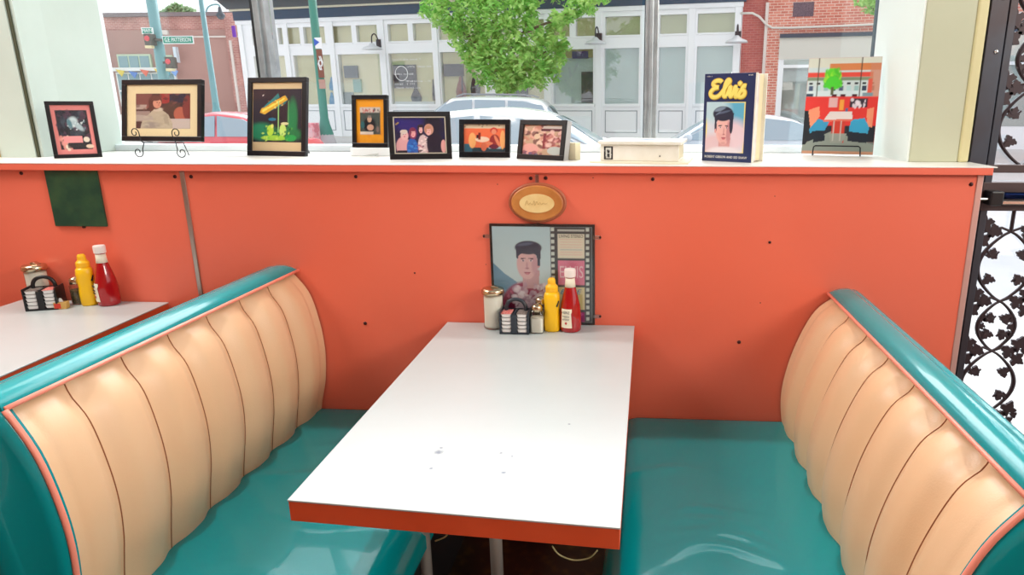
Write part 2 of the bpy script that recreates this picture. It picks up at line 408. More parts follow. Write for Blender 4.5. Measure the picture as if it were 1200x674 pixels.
    def seat(u, v):
        x = xs0 + W * u; y = -.004 - (L) * v
        e = lambda t, w: 1 - max(0, 1 - t / w) ** 2.2
        fu = u if side > 0 else 1 - u        # 0 at the front edge
        k = e(fu, .14) * (.82 + .18 * e(1 - fu, .06)) * (.93 + .07 * e(v, .05)) * e(1 - v, .10)
        z = zt - .05 + .05 * k
        z += .012 * math.sin(PI * u) * math.sin(PI * v) - (.050 * (v - .42) ** 2 / .34 if v > .42 else 0)
        for (a_, b_, c_, w_) in wr:            # pull wrinkles across the seat
            du = (u - a_) / .20; dv = (v - b_ - c_ * (u - a_) ** 2 - .01 * math.sin(u * 14 + b_ * 40)) / w_
            z += .0042 * math.exp(-du * du) * math.exp(-dv * dv)
        return Vector((x, y, z)) + off
    bm = B(); grid(bm, 56, 170, seat)
    def side_drop(e1): pass
    bm2 = bm
    edges = [e for e in bm2.edges if len(e.link_faces) == 1]
    ex = bmesh.ops.extrude_edge_only(bm2, edges=edges)['geom']
    for v in [g for g in ex if isinstance(g, bmesh.types.BMVert)]: v.co.z = min(v.co.z - .02, .345)
    obj('seat_cushion', bm2, TEAL, r, smooth=True)
    fxs = seat_edge + side * .02
    obj('seat_base', bx(*sorted((fxs + off.x, seat_back + off.x)), y0 + .6 - .002, y1 + .6 + .01, .09, .352), mat('black_seat_base', (20, 24, 26), .5), r, bev=.005)
    obj('toe_kick', bx(*sorted((fxs + side * .05 + off.x, seat_back + off.x)), y0 + .6 - .002, y1 + .6 + .04, 0, .10), BLACKP, r)
    return r
PL = [(-.791, .915), (-.752, .832), (-.731, .735), (-.724, .643), (-.732, .545), (-.752, .456), (-.772, .36)]
PR = [(.903, .867), (.848, .792), (.803, .68), (.778, .565), (.777, .471), (.794, .365)]
make_booth(-1, PL, -1.085, .925, -.21, -.765, 'peach and teal booth bench on the left side of the centre table')
make_booth(1, PR, -1.195, .878, .245, .79, 'peach and teal booth bench on the right side, next to the iron door')

# ================================================================== tables
def table_mat(name, stains):
    if name in _M: return _M[name]
    m = mat(name, (192, 198, 198), .32, noise=(2.2, (180, 189, 188), .3, .75)); nt = m.node_tree; b = nt.nodes['Principled BSDF']
    src = b.inputs['Base Color'].links[0].from_socket
    tc = nt.nodes.new('ShaderNodeTexCoord')
    for (x, y, r) in stains:
        vd = nt.nodes.new('ShaderNodeVectorMath'); vd.operation = 'DISTANCE'; vd.inputs[1].default_value = (x, y, 0)
        sp = nt.nodes.new('ShaderNodeMapping'); sp.inputs['Scale'].default_value = (1, 1, 0)
        nt.links.new(tc.outputs['Object'], sp.inputs[0]); nt.links.new(sp.outputs[0], vd.inputs[0])
        n = nt.nodes.new('ShaderNodeTexNoise'); n.inputs['Scale'].default_value = 160; nt.links.new(tc.outputs['Object'], n.inputs[0])
        ad = nt.nodes.new('ShaderNodeMath'); ad.operation = 'MULTIPLY_ADD'; ad.inputs[1].default_value = r * 1.4; nt.links.new(n.outputs['Fac'], ad.inputs[0]); nt.links.new(vd.outputs['Value'], ad.inputs[2])
        mr = nt.nodes.new('ShaderNodeMapRange'); mr.inputs['From Min'].default_value = r * 1.1; mr.inputs['From Max'].default_value = r * 2.2
        mr.inputs['To Min'].default_value = .85; mr.inputs['To Max'].default_value = 0; nt.links.new(ad.outputs[0], mr.inputs['Value'])
        mx = nt.nodes.new('ShaderNodeMix'); mx.data_type = 'RGBA'; mx.inputs[7].default_value = (*lin((84, 96, 116)), 1)
        nt.links.new(mr.outputs['Result'], mx.inputs[0]); nt.links.new(src, mx.inputs[6]); src = mx.outputs[2]
    nt.links.new(src, b.inputs['Base Color']); return m
def make_table(name, label, corners, zt, th, m, posts, ypost):
    # corners: back-left, back-right, front-right, front-left
    cx = sum(c[0] for c in corners) / 4; cy = sum(c[1] for c in corners) / 4
    r = root(name, label, 'table', (cx, cy, 0))
    pts = [(c[0] - cx, c[1] - cy) for c in corners]
    obj('tabletop', prism_z(B(), pts, zt - .0035, zt), m, r, bev=.0008)
    obj('edge_band', prism_z(B(), [(x * .9965, y * .998) for x, y in pts], zt - th, zt - .0035), EDGE, r, bev=.001)
    obj('apron', prism_z(B(), [(x * .8, y * .85) for x, y in pts], zt - th - .02, zt - th), BLACKP, r)
    for px in posts:
        bm = B(); lathe(bm, [(.016, .03), (.016, zt - th - .02)], 20, (px - cx, ypost - cy, 0)); obj('post', bm, mat('worn_chrome', (206, 204, 198), .3, metal=.55), r, smooth=True)
    bm = B(); box(bm, -.04, .04, -.25, .25, 0, .03); box(bm, -.22, .22, -.035, .035, 0, .03)
    obj('base', bm, BLACKP, r, bev=.006)
    return r
cors = [on_z(524.6, 377.2, .75), on_z(743.5, 381.4, .75), on_z(727, 619, .75), on_z(336.5, 586, .75)]
cors[0].y = cors[1].y = -.004
ctr = Vector((sum(c.x for c in cors) / 4, sum(c.y for c in cors) / 4))
st = [(on_z(x, y, .75).x - ctr.x, on_z(x, y, .75).y - ctr.y, r) for x, y, r in ((514, 530, .0075), (517, 525, .003), (505, 549, .0035), (587, 531, .003), (590, 554, .0042), (667, 497, .0025), (600, 535, .0022))]
pxs = [on_y(498, 650, -.62).x, on_y(582, 655, -.62).x]
make_table('diner_table', 'white laminate diner table with orange edge standing between the two booths', [tuple(c)[:2] for c in cors], .75, .043, table_mat('white_laminate', st), pxs, -.62)
lc = [(-1.768, -.004), (-1.250, -.004), (-1.205, -1.05), (-1.74, -1.05)]
make_table('diner_table', 'second white diner table at the far left, partly hidden by the booth back', lc, .80, .05, table_mat('white_laminate_aged', []), [-1.55, -1.44], -.55)
# thin cables hanging under the main table
def arc(pts, r): 
    P_ = [Vector(p) for p in pts]; return tube(B(), [interp(P_, k / 20) for k in range(21)], r, 6)
CAB = mat('pale_cable', (170, 166, 120), .5)
for pp, nm in ((((647, 640), (655, 650), (672, 656.5), (690, 654), (700, 645)), 'thin pale cable looping under the right front of the white table'), (((510, 634), (517, 631.5), (523, 628), (528, 620)), 'short pale cable end under the table beside the left chrome post')):
    o = obj('cable', arc([on_y(x, y, -.98) for x, y in pp], .0016), CAB, None, smooth=True); tag(o, nm, 'cable')

# ================================================================== condiments
RED = mat('ketchup_red', (168, 14, 22), .12, coat=.6); YEL = mat('mustard_yellow', (250, 196, 20), .35)
LABELW = mat('cream_label', (240, 236, 214), .5); SUGAR = mat('white_sugar', (246, 243, 232), .8, bump=(400, .2)); PEPPER = mat('ground_pepper', (74, 66, 48), .9, noise=(300, (120, 104, 70), .4, .6))
LIDM = mat('shaker_lid_steel', (206, 190, 160), .22, metal=1); INK = mat('black_ink', (26, 28, 34), .5); REDINK = mat('red_ink', (190, 30, 30), .5); GREENK = mat('green_ink', (50, 120, 50), .5)
JAR = glass_mat('jar_glass', (248, 250, 248), .06, .5)
def ketchup(x, y, z, label, rz=0):
    r = root('ketchup_bottle', label, 'bottle', (x, y, z), rz, 'ketchup bottles')
    body = [(.030, 0), (.033, .004), (.0335, .02), (.033, .06), (.030, .085), (.023, .115), (.0165, .140), (.0140, .158), (.0135, .172)]
    obj('bottle', lathe(B(), body, 32), RED, r, smooth=True)
    obj('neck_label', lathe(B(), [(.0168, .141), (.0152, .156), (.0146, .169)], 28), LABELW, r, smooth=True)
    obj('cap', lathe(B(), [(.0165, .172), (.0175, .174), (.0178, .192), (.0165, .197), (0, .1985)], 28), mat('white_cap', (240, 232, 226), .4), r, bev=.0008)
    # keystone label on the front
    def lab(u, v):
        w = .46 + .12 * (1 - v) if v < .82 else .58
        a = -PI / 2 - .32 + (u - .5) * 2 * w * .95; rr = .0344 if v < .75 else .0344 - (v - .75) * .010
        return Vector((rr * math.cos(a), rr * math.sin(a), .016 + v * .060))
    obj('label', grid(B(), 14, 8, lab), LABELW, r, smooth=True)
    for s, zz, sz, m in (('HEINZ', .066, .0115, INK), ('TOMATO', .0525, .0075, INK), ('KETCHUP', .0435, .0075, INK)):
        t = text('lettering', s, sz, m, r, (0, 0, 0), depth=.0002, width=.026 if s == 'HEINZ' else .022)
        a = -PI / 2 - .32; t.location = (.0362 * math.cos(a), .0362 * math.sin(a), zz); t.rotation_euler = (PI / 2, 0, -.32)
    bm = lathe(B(), [(0, -.004), (.004, 0), (.003, .004), (0, .005)], 12)
    o = obj('tomato_mark', bm, REDINK, r); a = -PI / 2 - .32; o.location = (.0345 * math.cos(a), .0345 * math.sin(a), .030); o.scale = (1, .5, 1)
    return r
def mustard(x, y, z, label, rz=0):
    r = root('mustard_bottle', label, 'bottle', (x, y, z), rz, 'mustard bottles')
    b_ = [(.022, 0), (.0245, .004), (.0245, .045), (.0225, .060), (.0235, .085), (.0250, .105), (.0235, .118), (.0185, .126)]
    obj('bottle', lathe(B(), b_, 30, sq=2.6), YEL, r, smooth=True)
    obj('cap', lathe(B(), [(.0185, .126), (.0195, .128), (.0195, .142), (.0155, .146), (.0125, .150), (.0120, .162), (.009, .168), (0, .169)], 26), mat('yellow_cap', (250, 190, 30), .4), r, smooth=False, bev=.0006)
    bm = B()
    for k in range(3): prism(bm, [(.0 + k * .003, .082 + k * .006), (.0055 + k * .002, .080 + k * .006), (.0075 + k * .002, .0865 + k * .006), (.002 + k * .003, .0885 + k * .006)], -.0262, -.0250)
    o = obj('lettering', bm, INK, r); o.rotation_euler = (0, 0, .62)
    return r
def sugar(x, y, z, label, rz=0):
    r = root('sugar_dispenser', label, 'sugar dispenser', (x, y, z), rz, 'glass sugar dispensers')
    obj('jar', lathe(B(), [(.029, 0), (.0325, .004), (.0325, .012), (.031, .02), (.031, .1), (.032, .112), (.0325, .118)], 24), JAR, r, smooth=True)
    obj('sugar', lathe(B(), [(.0295, .006), (.0302, .012), (.0295, .02), (.0295, .102), (.026, .106), (0, .108)], 24), SUGAR, r, smooth=True)
    l = obj('lid', lathe(B(), [(.0345, .112), (.0355, .114), (.0355, .124), (.032, .129), (.018, .132), (0, .133)], 28), LIDM, r, smooth=True)
    obj('pour_flap', prism(B(), [(-.004, .1325), (.018, .130), (.020, .133), (.004, .1385), (-.004, .138)], -.009, .009), LIDM, l, bev=.001)
    return r
def shaker(x, y, z, label, fill, h=.062, square=True, rz=0):
    r = root('salt_shaker' if fill is SUGAR else 'pepper_shaker', label, 'shaker', (x, y, z), rz)
    sq = 7 if square else 0
    obj('jar', lathe(B(), [(.0195, 0), (.0205, .003), (.0203, h), (.0165, h + .008), (.0145, h + .014)], 24, sq=sq), JAR, r, smooth=True)
    obj('salt' if fill is SUGAR else 'pepper', lathe(B(), [(.0185, .003), (.019, h * .8), (0, h * .8)], 24, sq=sq), fill, r)
    obj('lid', lathe(B(), [(.0168, h + .008), (.0172, h + .011), (.0168, h + .022), (.014, h + .027), (.006, h + .031), (0, h + .0315)], 24), LIDM, r, smooth=True)
    return r
def caddy(x, y, z, label, rz=0, stacks=(0, 1), n=5, tone=BLACKP, pg='jam and creamer packets'):
    r = root('packet_caddy', label, 'condiment caddy', (x, y, z), rz, 'black packet caddies')
    W, D, H = .046, .034, .072
    bm = B(); box(bm, -W, W, -D, D, 0, .005)
    prism(bm, [(-W, 0), (-W + .008, 0), (-W + .004, H), (-W, H)], -D, D); prism(bm, [(W - .008, 0), (W, 0), (W, H), (W - .004, H)], -D, D)
    box(bm, -W, W, D - .003, D, 0, H - .006); box(bm, -.009, .009, -D, -D + .004, 0, H - .01); box(bm, -.003, .003, -D + .004, D - .003, 0, H - .006)
    obj('tray', bm, tone, r, bev=.0015)
    pts = [Vector((-.030, .012, H - .012)), Vector((-.030, .012, H + .006)), Vector((-.020, .012, H + .022)), Vector((0, .012, H + .028)), Vector((.020, .012, H + .022)), Vector((.030, .012, H + .006)), Vector((.030, .012, H - .012))]
    obj('handle', tube(B(), [interp(pts, k / 20) for k in range(21)], .006, 8), tone, r, smooth=True)
    M = Matrix.Translation((x, y, z)) @ Matrix.Rotation(rz, 4, 'Z')
    return r, M
def packet_proto():
    r = root('jelly_packet', 'x', 'packet')
    obj('cup', prism(B(), [(-.0125, 0), (.0125, 0), (.0155, .0105), (-.0155, .0105)], -.024, .024), mat('white_packet_cup', (240, 240, 238), .35), r, bev=.0015)
    obj('foil_lid', bx(-.0165, .0165, -.026, .026, .0105, .0112), mat('silver_foil', (206, 206, 206), .3, metal=.6), r)
    return r
def place_packets(M, stacks, n, where, first):
    names = ['lowest', 'second lowest', 'middle', 'second highest', 'topmost']
    if n == 4: names = ['lowest', 'second lowest', 'second highest', 'topmost']
    for si, (sx, sname) in enumerate(stacks):
        for k in range(n):
            r = packet_proto() if first.get('p') is None else None
            if r is None:
                src = first['p']; r = src.copy(); COL.objects.link(r)
                for ch in list(src.children): c = ch.copy(); COL.objects.link(c); c.parent = r
            else: first['p'] = r
            r.location = M @ Vector((sx, -.006, .0052 + k * .0122)); r.rotation_euler = (0, 0, M.to_euler().z)
            r['label'] = '%s packet in the %s stack of the caddy %s' % (names[k], sname, where); r['group'] = 'jelly packets in the caddy ' + where; r['category'] = 'packet'
            if k == n - 1:       # the printed top lid
                for c in r.children:
                    if c.name.startswith('foil_lid'):
                        c.data = c.data.copy(); c.data.materials[0] = (mat('red_foil', (214, 50, 44), .35, noise=(260, (240, 190, 180), .45, .6)) if si == (0 if 'main' in where or 'centre' in where else 1) else mat('grey_foil', (150, 138, 128), .35, noise=(260, (70, 60, 60), .45, .6)))
TT = .7505
ketchup(.103, -.062, TT, 'red ketchup bottle with white cap on the centre table, right of the mustard')
mustard(.046, -.066, TT, 'yellow mustard squeeze bottle on the centre table')
sugar(-.142, -.052, TT, 'glass sugar dispenser with steel lid on the centre table')
shaker(.0015, -.088, TT, 'square glass salt shaker filled with salt in front on the centre table', SUGAR, .060)
shaker(.006, -.034, TT, 'shaker with steel lid standing behind the salt shaker on the centre table', PEPPER, .068)
fst = {}
_, M1 = caddy(-.066, -.085, TT, 'dark grey plastic packet caddy on the centre table', 0, tone=mat('charcoal_plastic', (44, 52, 62), .35))
place_packets(M1, ((-.0245, 'left'), (.0245, 'right')), 5, 'on the centre table', fst)
LT = .8005
ketchup(-1.428, -.040, LT, 'red ketchup bottle on the far left table', -.3)
mustard(-1.490, -.046, LT, 'yellow mustard squeeze bottle on the far left table', .6)
sugar(-1.668, -.038, LT, 'glass sugar dispenser with steel lid on the far left table')
shaker(-1.535, -.038, LT, 'glass pepper shaker on the far left table between caddy and mustard', PEPPER, .060, False)
_, M2 = caddy(-1.600, -.095, LT, 'black plastic packet caddy with arched handle on the far left table', .35, n=4)
place_packets(M2, ((-.0245, 'left'), (.0245, 'right')), 5, 'on the far left table', fst)
ct = root('small_carton', 'tiny tan and red carton in front of the pepper shaker on the far left table', 'carton', (-1.545, -.098, LT), .35)
obj('box', bx(-.018, .018, -.012, .012, 0, .022), mat('tan_card', (206, 164, 90), .6), ct, bev=.001)
obj('red_panel', bx(-.016, .002, -.0126, -.0118, .003, .019), mat('red_card', (206, 56, 40), .5), ct)
obj('paper_tip', prism(B(), [(-.006, .022), (.006, .022), (.002, .033), (-.003, .034)], -.003, .003), WHITE, ct)

# ================================================================== things on the wall
for (x, y, rr) in ((25, 203, .006), (205, 207, .006), (224, 207, .006), (417, 207, .0055), (765, 210, .0055), (1138, 216, .0062), (902, 284, .0045), (428, 379, .006), (866, 401, .006), (486, 320, .003), (583, 216, .0016), (695, 208.5, .0018), (569.5, 310, .0015), (908, 230, .0015), (891, 355, .0018)):
    p = on_y(x, y, 0); o = obj('screw', lathe(B(), [(rr, 0), (rr * .9, rr * .35), (rr * .45, rr * .6), (0, rr * .65)], 14), SCREW, w2, smooth=True)
    o.location = (p.x, 0, p.z); o.rotation_euler = (PI / 2, 0, 0)
# green stone tile
tl = root('stone_tile', 'dark green marbled square tile fixed to the orange wall at upper left', 'tile', (-1.503, 0, 1.053))
GRN = mat('green_marble', (24, 66, 50), .35, noise=(14, (62, 96, 60), .42, .8), bump=(40, .1))
obj('slab', bx(-.088, .088, -.008, 0, 0, .181), GRN, tl, bev=.001)
o = obj('lower_clip', lathe(B(), [(.005, 0), (.004, .005), (0, .006)], 12), SCREW, tl); o.location = (.008, -.004, -.002); o.rotation_euler = (PI / 2, 0, 0)
# album poster behind clear acrylic
ps = root('record_sleeve_poster', 'black framed record sleeve with portrait and film strip, on the wall behind the condiments', 'poster', (.0105, -.004, .752))
PW, PH = .330, .324
obj('frame', bx(-PW / 2, PW / 2, -.006, .003, 0, PH), BLACKF, ps, bev=.001)
P = Paint(150, 150, (176, 204, 212))
P.grad((214, 224, 222), (192, 218, 226))
P.poly([(0, .28), (0, .62), (.10, .52), (.24, .42), (.24, .28)], (110, 150, 176)); P.rect(0, .62, .0, .30, (150, 160, 170))
P.ell(.34, .16, .27, .27, (158, 30, 76)); P.ell(.22, .12, .12, .2, (120, 22, 60)); P.ell(.50, .16, .12, .22, (150, 40, 80))
P.blobs(60, .12, .58, .02, .36, .02, [(206, 90, 120), (110, 16, 50), (170, 50, 90)], .7)
P.poly([(.30, .36), (.46, .36), (.47, .55), (.30, .55)], (206, 158, 160))
P.ell(.345, .62, .105, .165, (226, 180, 180), -.04); P.poly([(.25, .62), (.28, .50), (.33, .455), (.38, .46), (.44, .54), (.45, .62)], (226, 180, 180)); P.ell(.425, .60, .035, .10, (198, 146, 156), soft=.5, a=.7); P.ell(.458, .61, .018, .035, (206, 150, 156))
P.ell(.36, .785, .135, .070, (54, 60, 82)); P.poly([(.235, .80), (.49, .80), (.475, .60), (.452, .60), (.445, .70), (.40, .735), (.30, .73), (.262, .70), (.25, .66), (.24, .68)], (56, 62, 84)); P.ell(.33, .82, .08, .015, (104, 114, 140), .15, .5, .8)
P.ell(.305, .672, .028, .006, (74, 50, 68), .1); P.ell(.385, .672, .028, .006, (74, 50, 68), -.1); P.ell(.306, .648, .018, .008, (236, 220, 222)); P.ell(.384, .648, .018, .008, (236, 220, 222)); P.ell(.306, .648, .009, .008, (60, 60, 86)); P.ell(.384, .648, .009, .008, (60, 60, 86))
P.ell(.343, .60, .010, .035, (204, 152, 158), soft=.5); P.ell(.345, .568, .020, .008, (180, 120, 130), soft=.4); P.ell(.345, .525, .036, .007, (168, 80, 100)); P.ell(.345, .513, .026, .008, (206, 126, 136))
P.blobs(110, .20, .52, .12, .40, .024, [(232, 214, 222), (214, 184, 200), (246, 232, 236), (190, 150, 170)], .75)
# film strip
P.rect(.585, 1, 0, 1, (66, 74, 78))
for k in range(16):
    for xx in (.607, .955): P.rect(xx - .016, xx + .016, .02 + k * .0625, .02 + k * .0625 + .036, (214, 222, 214))
P.rect(.655, .925, .68, .93, (236, 228, 206)); P.rect(.655, .925, .955, .975, (200, 204, 196)); P.rect(.655, .925, .40, .655, (232, 130, 158)); P.rect(.655, .925, .135, .375, (228, 218, 170)); P.rect(.655, .925, .0, .11, (150, 40, 110))
for k, c in enumerate([(236, 190, 180)] * 4 + [(120, 160, 190), (236, 170, 170), (236, 170, 170)]): P.rect(.68, .90, .87 - k * .026, .876 - k * .026, c, .8)
P.rect(.82, .90, .14, .30, (200, 190, 110), .6); P.blobs(14, .70, .90, .02, .10, .02, [(196, 80, 150), (110, 20, 80)])
pc = picture('print', P, PW - .016, PH - .016, ps, (0, -.0066, .008))
iw = PW - .016
def sx_(u): return (u - .5) * iw
text('lettering', 'LIVING STEREO', .013, INK, pc, (sx_(.79), -.0068, .008 + .905 * (PH - .016)), depth=.0002, width=.075)
text('lettering', 'ELVIS', .055, mat('pale_pink_ink', (246, 206, 214), .5), pc, (sx_(.79), -.0068, .008 + .53 * (PH - .016)), depth=.0002, width=.074)
text('lettering', 'BLUE', .022, mat('blue_ink', (40, 140, 190), .5), pc, (sx_(.775), -.0068, .008 + .325 * (PH - .016)), depth=.0002, shear=.3, width=.068)
0 and text('lettering', 'ELVIS', .005, INK, pc, (sx_(.1), -.0068, .008 + .9 * (PH - .016)), depth=.0002)
obj('acrylic_cover', bx(-PW / 2, PW / 2, -.0095, -.0078, 0, PH), glass_mat('acrylic', (250, 252, 252), .03, .3, .12), ps)
for cx_, cz_ in ((-.172, .285), (.172, .285), (.172, .03)):
    c = obj('clip', bx(cx_ - .012, cx_ + .012, -.012, -.009, cz_ - .006, cz_ + .006), glass_mat('clip_plastic', (225, 235, 238), .15, .5), ps, bev=.001)
    s_ = obj('clip_screw', lathe(B(), [(.0042, 0), (.003, .003), (0, .0035)], 12), SCREW, ps); s_.location = (cx_ + math.copysign(.010, cx_), -.010, cz_); s_.rotation_euler = (PI / 2, 0, 0)
# oval plaque
pq = root('oval_plaque', 'oval wooden plaque with pale signed oval centre hanging above the poster', 'plaque', (-.001, -.001, 1.142))
WOOD = mat('honey_wood', (206, 138, 72), .35, coat=.3, noise=(18, (184, 112, 52), .3, .7)); WOOD2 = mat('dark_wood_rim', (170, 96, 66), .4)
def ellipse(a, b, n=48): return [(a * math.cos(2 * PI * k / n), b * math.sin(2 * PI * k / n)) for k in range(n)]
def dome(a, b, steps, n=48):
    bm = B(); rings = []
    for (s, y) in steps: rings.append([bm.verts.new((x * (1 - s / a), y, z * (1 - s / b))) for x, z in ellipse(a, b, n)])
    for A_, B_ in zip(rings, rings[1:]):
        for i in range(n): bm.faces.new((A_[i], A_[(i + 1) % n], B_[(i + 1) % n], B_[i]))
    bm.faces.new(rings[0]); bm.faces.new(rings[-1][::-1]); return bm
obj('rim', dome(.090, .062, [(0, 0), (0, -.008), (.004, -.012), (.008, -.012)]), WOOD2, pq, smooth=False)
o = obj('board', dome(.080, .054, [(0, -.004), (0, -.018), (.003, -.021)]), WOOD, pq)
obj('inlay', dome(.054, .029, [(0, -.018), (0, -.0225)]), mat('pale_inlay', (240, 212, 150), .5, noise=(30, (230, 196, 130), .3, .7)), pq)
sg = [(-.036, -.006), (-.03, .008), (-.026, -.004), (-.02, .002), (-.014, -.004), (-.008, .008), (-.006, -.006), (.0, .006), (.004, -.003), (.010, .003), (.014, -.004), (.02, .002), (.026, -.002), (.034, .003)]
obj('signature', tube(B(), [interp([Vector((x, -.0228, z)) for x, z in sg], k / 80) for k in range(81)], .0005, 4), mat('faded_ink', (196, 160, 96), .6), pq)
for zc in (.068, -.066): obj('plastic_clip', bx(-.005, .005, -.008, 0, zc - (.006 if zc < 0 else .009), zc + (.006 if zc < 0 else .018)), glass_mat('clip_plastic'), pq, bev=.001)
for xx in (-.020, .026):
    o = obj('screw', lathe(B(), [(.0058, 0), (.005, .002), (.0026, .0036), (0, .0038)], 14), SCREW, pq, smooth=True); o.location = (xx, -.001, .074 + .001 * (xx > 0)); o.rotation_euler = (PI / 2, 0, 0)

# ================================================================== frames on the sill
FR = {
'F1': (-1.6315, 0.1912, 0.6106, 0.1366, 0.1368, 0.1906, 1.2585),
'F2': (-1.3311, 0.2022, -0.1105, 0.2155, 0.3121, 0.2086, 1.3149),
'F3': (-0.9894, 0.3131, -0.1908, 0.1927, 0.2437, 0.2754, 1.2585),
'F4': (-0.6562, 0.3487, -0.0863, 0.1564, 0.1347, 0.1833, 1.2874),
'F5': (-0.4190, 0.1862, 0.2233, 0.1506, 0.2032, 0.1558, 1.2585),
'F6': (-0.2276, 0.2798, -0.0764, 0.1572, 0.1806, 0.1290, 1.2585),
'F7': (-0.0219, 0.1839, -0.4799, 0.2042, 0.1887, 0.1303, 1.2585),
}
def frame(key, label, P, bw, th=.016, mats=None, inner=None, lean=True, rail=None, name='picture_frame', black=BLACKF):
    x, y, yaw, tilt, w, h, z = FR[key]
    r = root(name, label, 'picture frame', (x, y, z), yaw, 'framed pictures on the window sill')
    T = Matrix.Rotation(-tilt, 4, 'X')
    b0, b1 = bw, (rail or bw)
    bm = B()
    for (a, b_, c, d) in ((-w / 2, w / 2, 0, b1), (-w / 2, w / 2, h - b0, h), (-w / 2, -w / 2 + b0, b1, h - b0), (w / 2 - b0, w / 2, b1, h - b0)):
        box(bm, a, b_, 0, th, c, d, T)
    obj('moulding', bm, black, r, bev=.0012)
    obj('backing', bx(-w / 2 + .003, w / 2 - .003, th - .002, th + .002, .004, h - .004, M=T), mat('grey_backing', (120, 122, 126), .6), r)
    W2, H2 = w - 2 * b0, h - b0 - b1; zz = b1
    if mats:                              # passe-partout
        obj('mat_board', bx(-W2 / 2, W2 / 2, .006, .009, zz, zz + H2, M=T), mats, r)
        ml, mr_, mb, mt = inner; pw, ph = W2 - ml - mr_, H2 - mb - mt
        pc_ = picture('print', P, pw, ph, r, (0, .0055, 0)); pc_.data.transform(T @ Matrix.Translation(((ml - mr_) / 2, 0, zz + mb)))
    else:
        pc_ = picture('print', P, W2, H2, r, (0, .007, 0)); pc_.data.transform(T @ Matrix.Translation((0, 0, zz)))
    obj('glazing', bx(-W2 / 2, W2 / 2, .0025, .0035, zz, zz + H2, M=T), glass_mat('frame_glazing', (255, 255, 255), .004, .12), r)
    if lean:                              # strut at the back, down to the sill
        top = T @ Vector((0, th + .002, h * .62)); fy = top.y + .05 + h * .22; 
        bm = B(); prism_pts = [(-.016, top.z), (.016, top.z), (.022, 0.0), (-.022, 0.0)]
        vs1 = [bm.verts.new((px_, top.y if pz > .01 else fy, pz)) for px_, pz in prism_pts]; vs2 = [bm.verts.new((px_, (top.y if pz > .01 else fy) + .003, pz)) for px_, pz in prism_pts]
        bm.faces.new(vs1); bm.faces.new(vs2[::-1])
        for i in range(4): bm.faces.new((vs1[i], vs2[i], vs2[(i + 1) % 4], vs1[(i + 1) % 4]))
        obj('easel_strut', bm, mat('grey_backing'), r)
    return r, T, pc_
# 1 pink bordered flyer
P = Paint(70, 95, (232, 140, 136)); P.rect(.10, .90, .10, .90, (30, 34, 42)); P.blobs(90, .14, .86, .34, .86, .06, [(22, 26, 34), (66, 80, 90), (40, 46, 60), (90, 60, 80)], .7)
P.ell(.50, .66, .13, .10, (196, 214, 216), .4, .5); P.ell(.62, .58, .16, .06, (170, 190, 196), -.6, .5); P.ell(.42, .62, .06, .10, (90, 130, 140), .2, .5); P.blobs(14, .3, .8, .5, .75, .02, [(220, 230, 230), (120, 150, 160)], .8)
P.blobs(14, .12, .36, .12, .36, .05, [(236, 222, 200), (226, 150, 140)], .9); P.rect(.20, .68, .24, .37, (236, 150, 150)); P.ell(.78, .30, .08, .055, (226, 214, 196)); P.rect(.28, .8, .13, .22, (44, 44, 48), .8); P.ell(.84, .16, .1, .04, (230, 206, 180))
_, T, pc = frame('F1', 'black frame with a dark flyer on a pink border, leftmost on the sill', P, .0125, inner=None)
# 2 woman photo with cream mat on wire easel
P = Paint(120, 90, (70, 44, 44)); P.rect(0, .3, .6, 1, (120, 70, 66)); P.rect(.45, .68, .72, 1, (150, 44, 44)); P.rect(.62, .92, .74, .98, (34, 34, 56)); P.rect(.0, .2, .55, .68, (170, 150, 140)); P.rect(0, .26, .2, .5, (150, 130, 122))
P.ell(.66, .5, .16, .26, (74, 52, 44)); P.ell(.82, .42, .12, .2, (172, 92, 72)); P.ell(.95, .6, .09, .34, (120, 50, 46)); P.rect(.6, 1, .0, .28, (190, 176, 168)); P.blobs(20, 0, 1, .5, 1, .05, [(96, 60, 54), (40, 30, 36), (140, 80, 70)], .6)
P.poly([(.08, .0), (.12, .22), (.26, .44), (.33, .56), (.48, .54), (.60, .40), (.68, .14), (.68, .0)], (178, 166, 144)); P.poly([(.0, .40), (.30, .36), (.34, .24), (.0, .22)], (170, 156, 144)); P.ell(.40, .55, .10, .06, (196, 182, 162), soft=.4); P.poly([(.50, .40), (.58, .42), (.62, .10), (.54, .10)], (156, 144, 124), .7)
P.ell(.36, .76, .125, .21, (88, 48, 42)); P.ell(.29, .62, .05, .12, (92, 52, 44)); P.ell(.395, .72, .078, .135, (204, 140, 116)); P.ell(.36, .86, .10, .07, (98, 56, 48)); P.poly([(.28, .84), (.33, .60), (.30, .50), (.24, .56)], (84, 46, 40)); P.ell(.425, .655, .022, .010, (160, 70, 66)); P.ell(.395, .745, .014, .012, (60, 34, 32)); P.ell(.44, .74, .012, .012, (60, 34, 32)); P.ell(.425, .70, .010, .024, (180, 116, 96)); P.ell(.28, .10, .16, .09, (150, 140, 130), soft=.5); P.blobs(30, .12, .66, .0, .45, .03, [(190, 178, 156), (160, 148, 128)], .35)
r2, T2, pc = frame('F2', 'wide black frame with cream mat and seated woman photo, held on a wire easel', P, .0165, mats=mat('cream_mat', (222, 204, 160), .7), inner=(.036, .031, .027, .030), lean=False)
x, y, yaw, tilt, w, h, z = FR['F2']
es = root('wire_easel', 'thin black scrolled wire easel holding the wide cream matted frame', 'easel', (x, y, SILL), yaw)
WIRE = mat('black_wire', (22, 26, 34), .35, metal=.5)
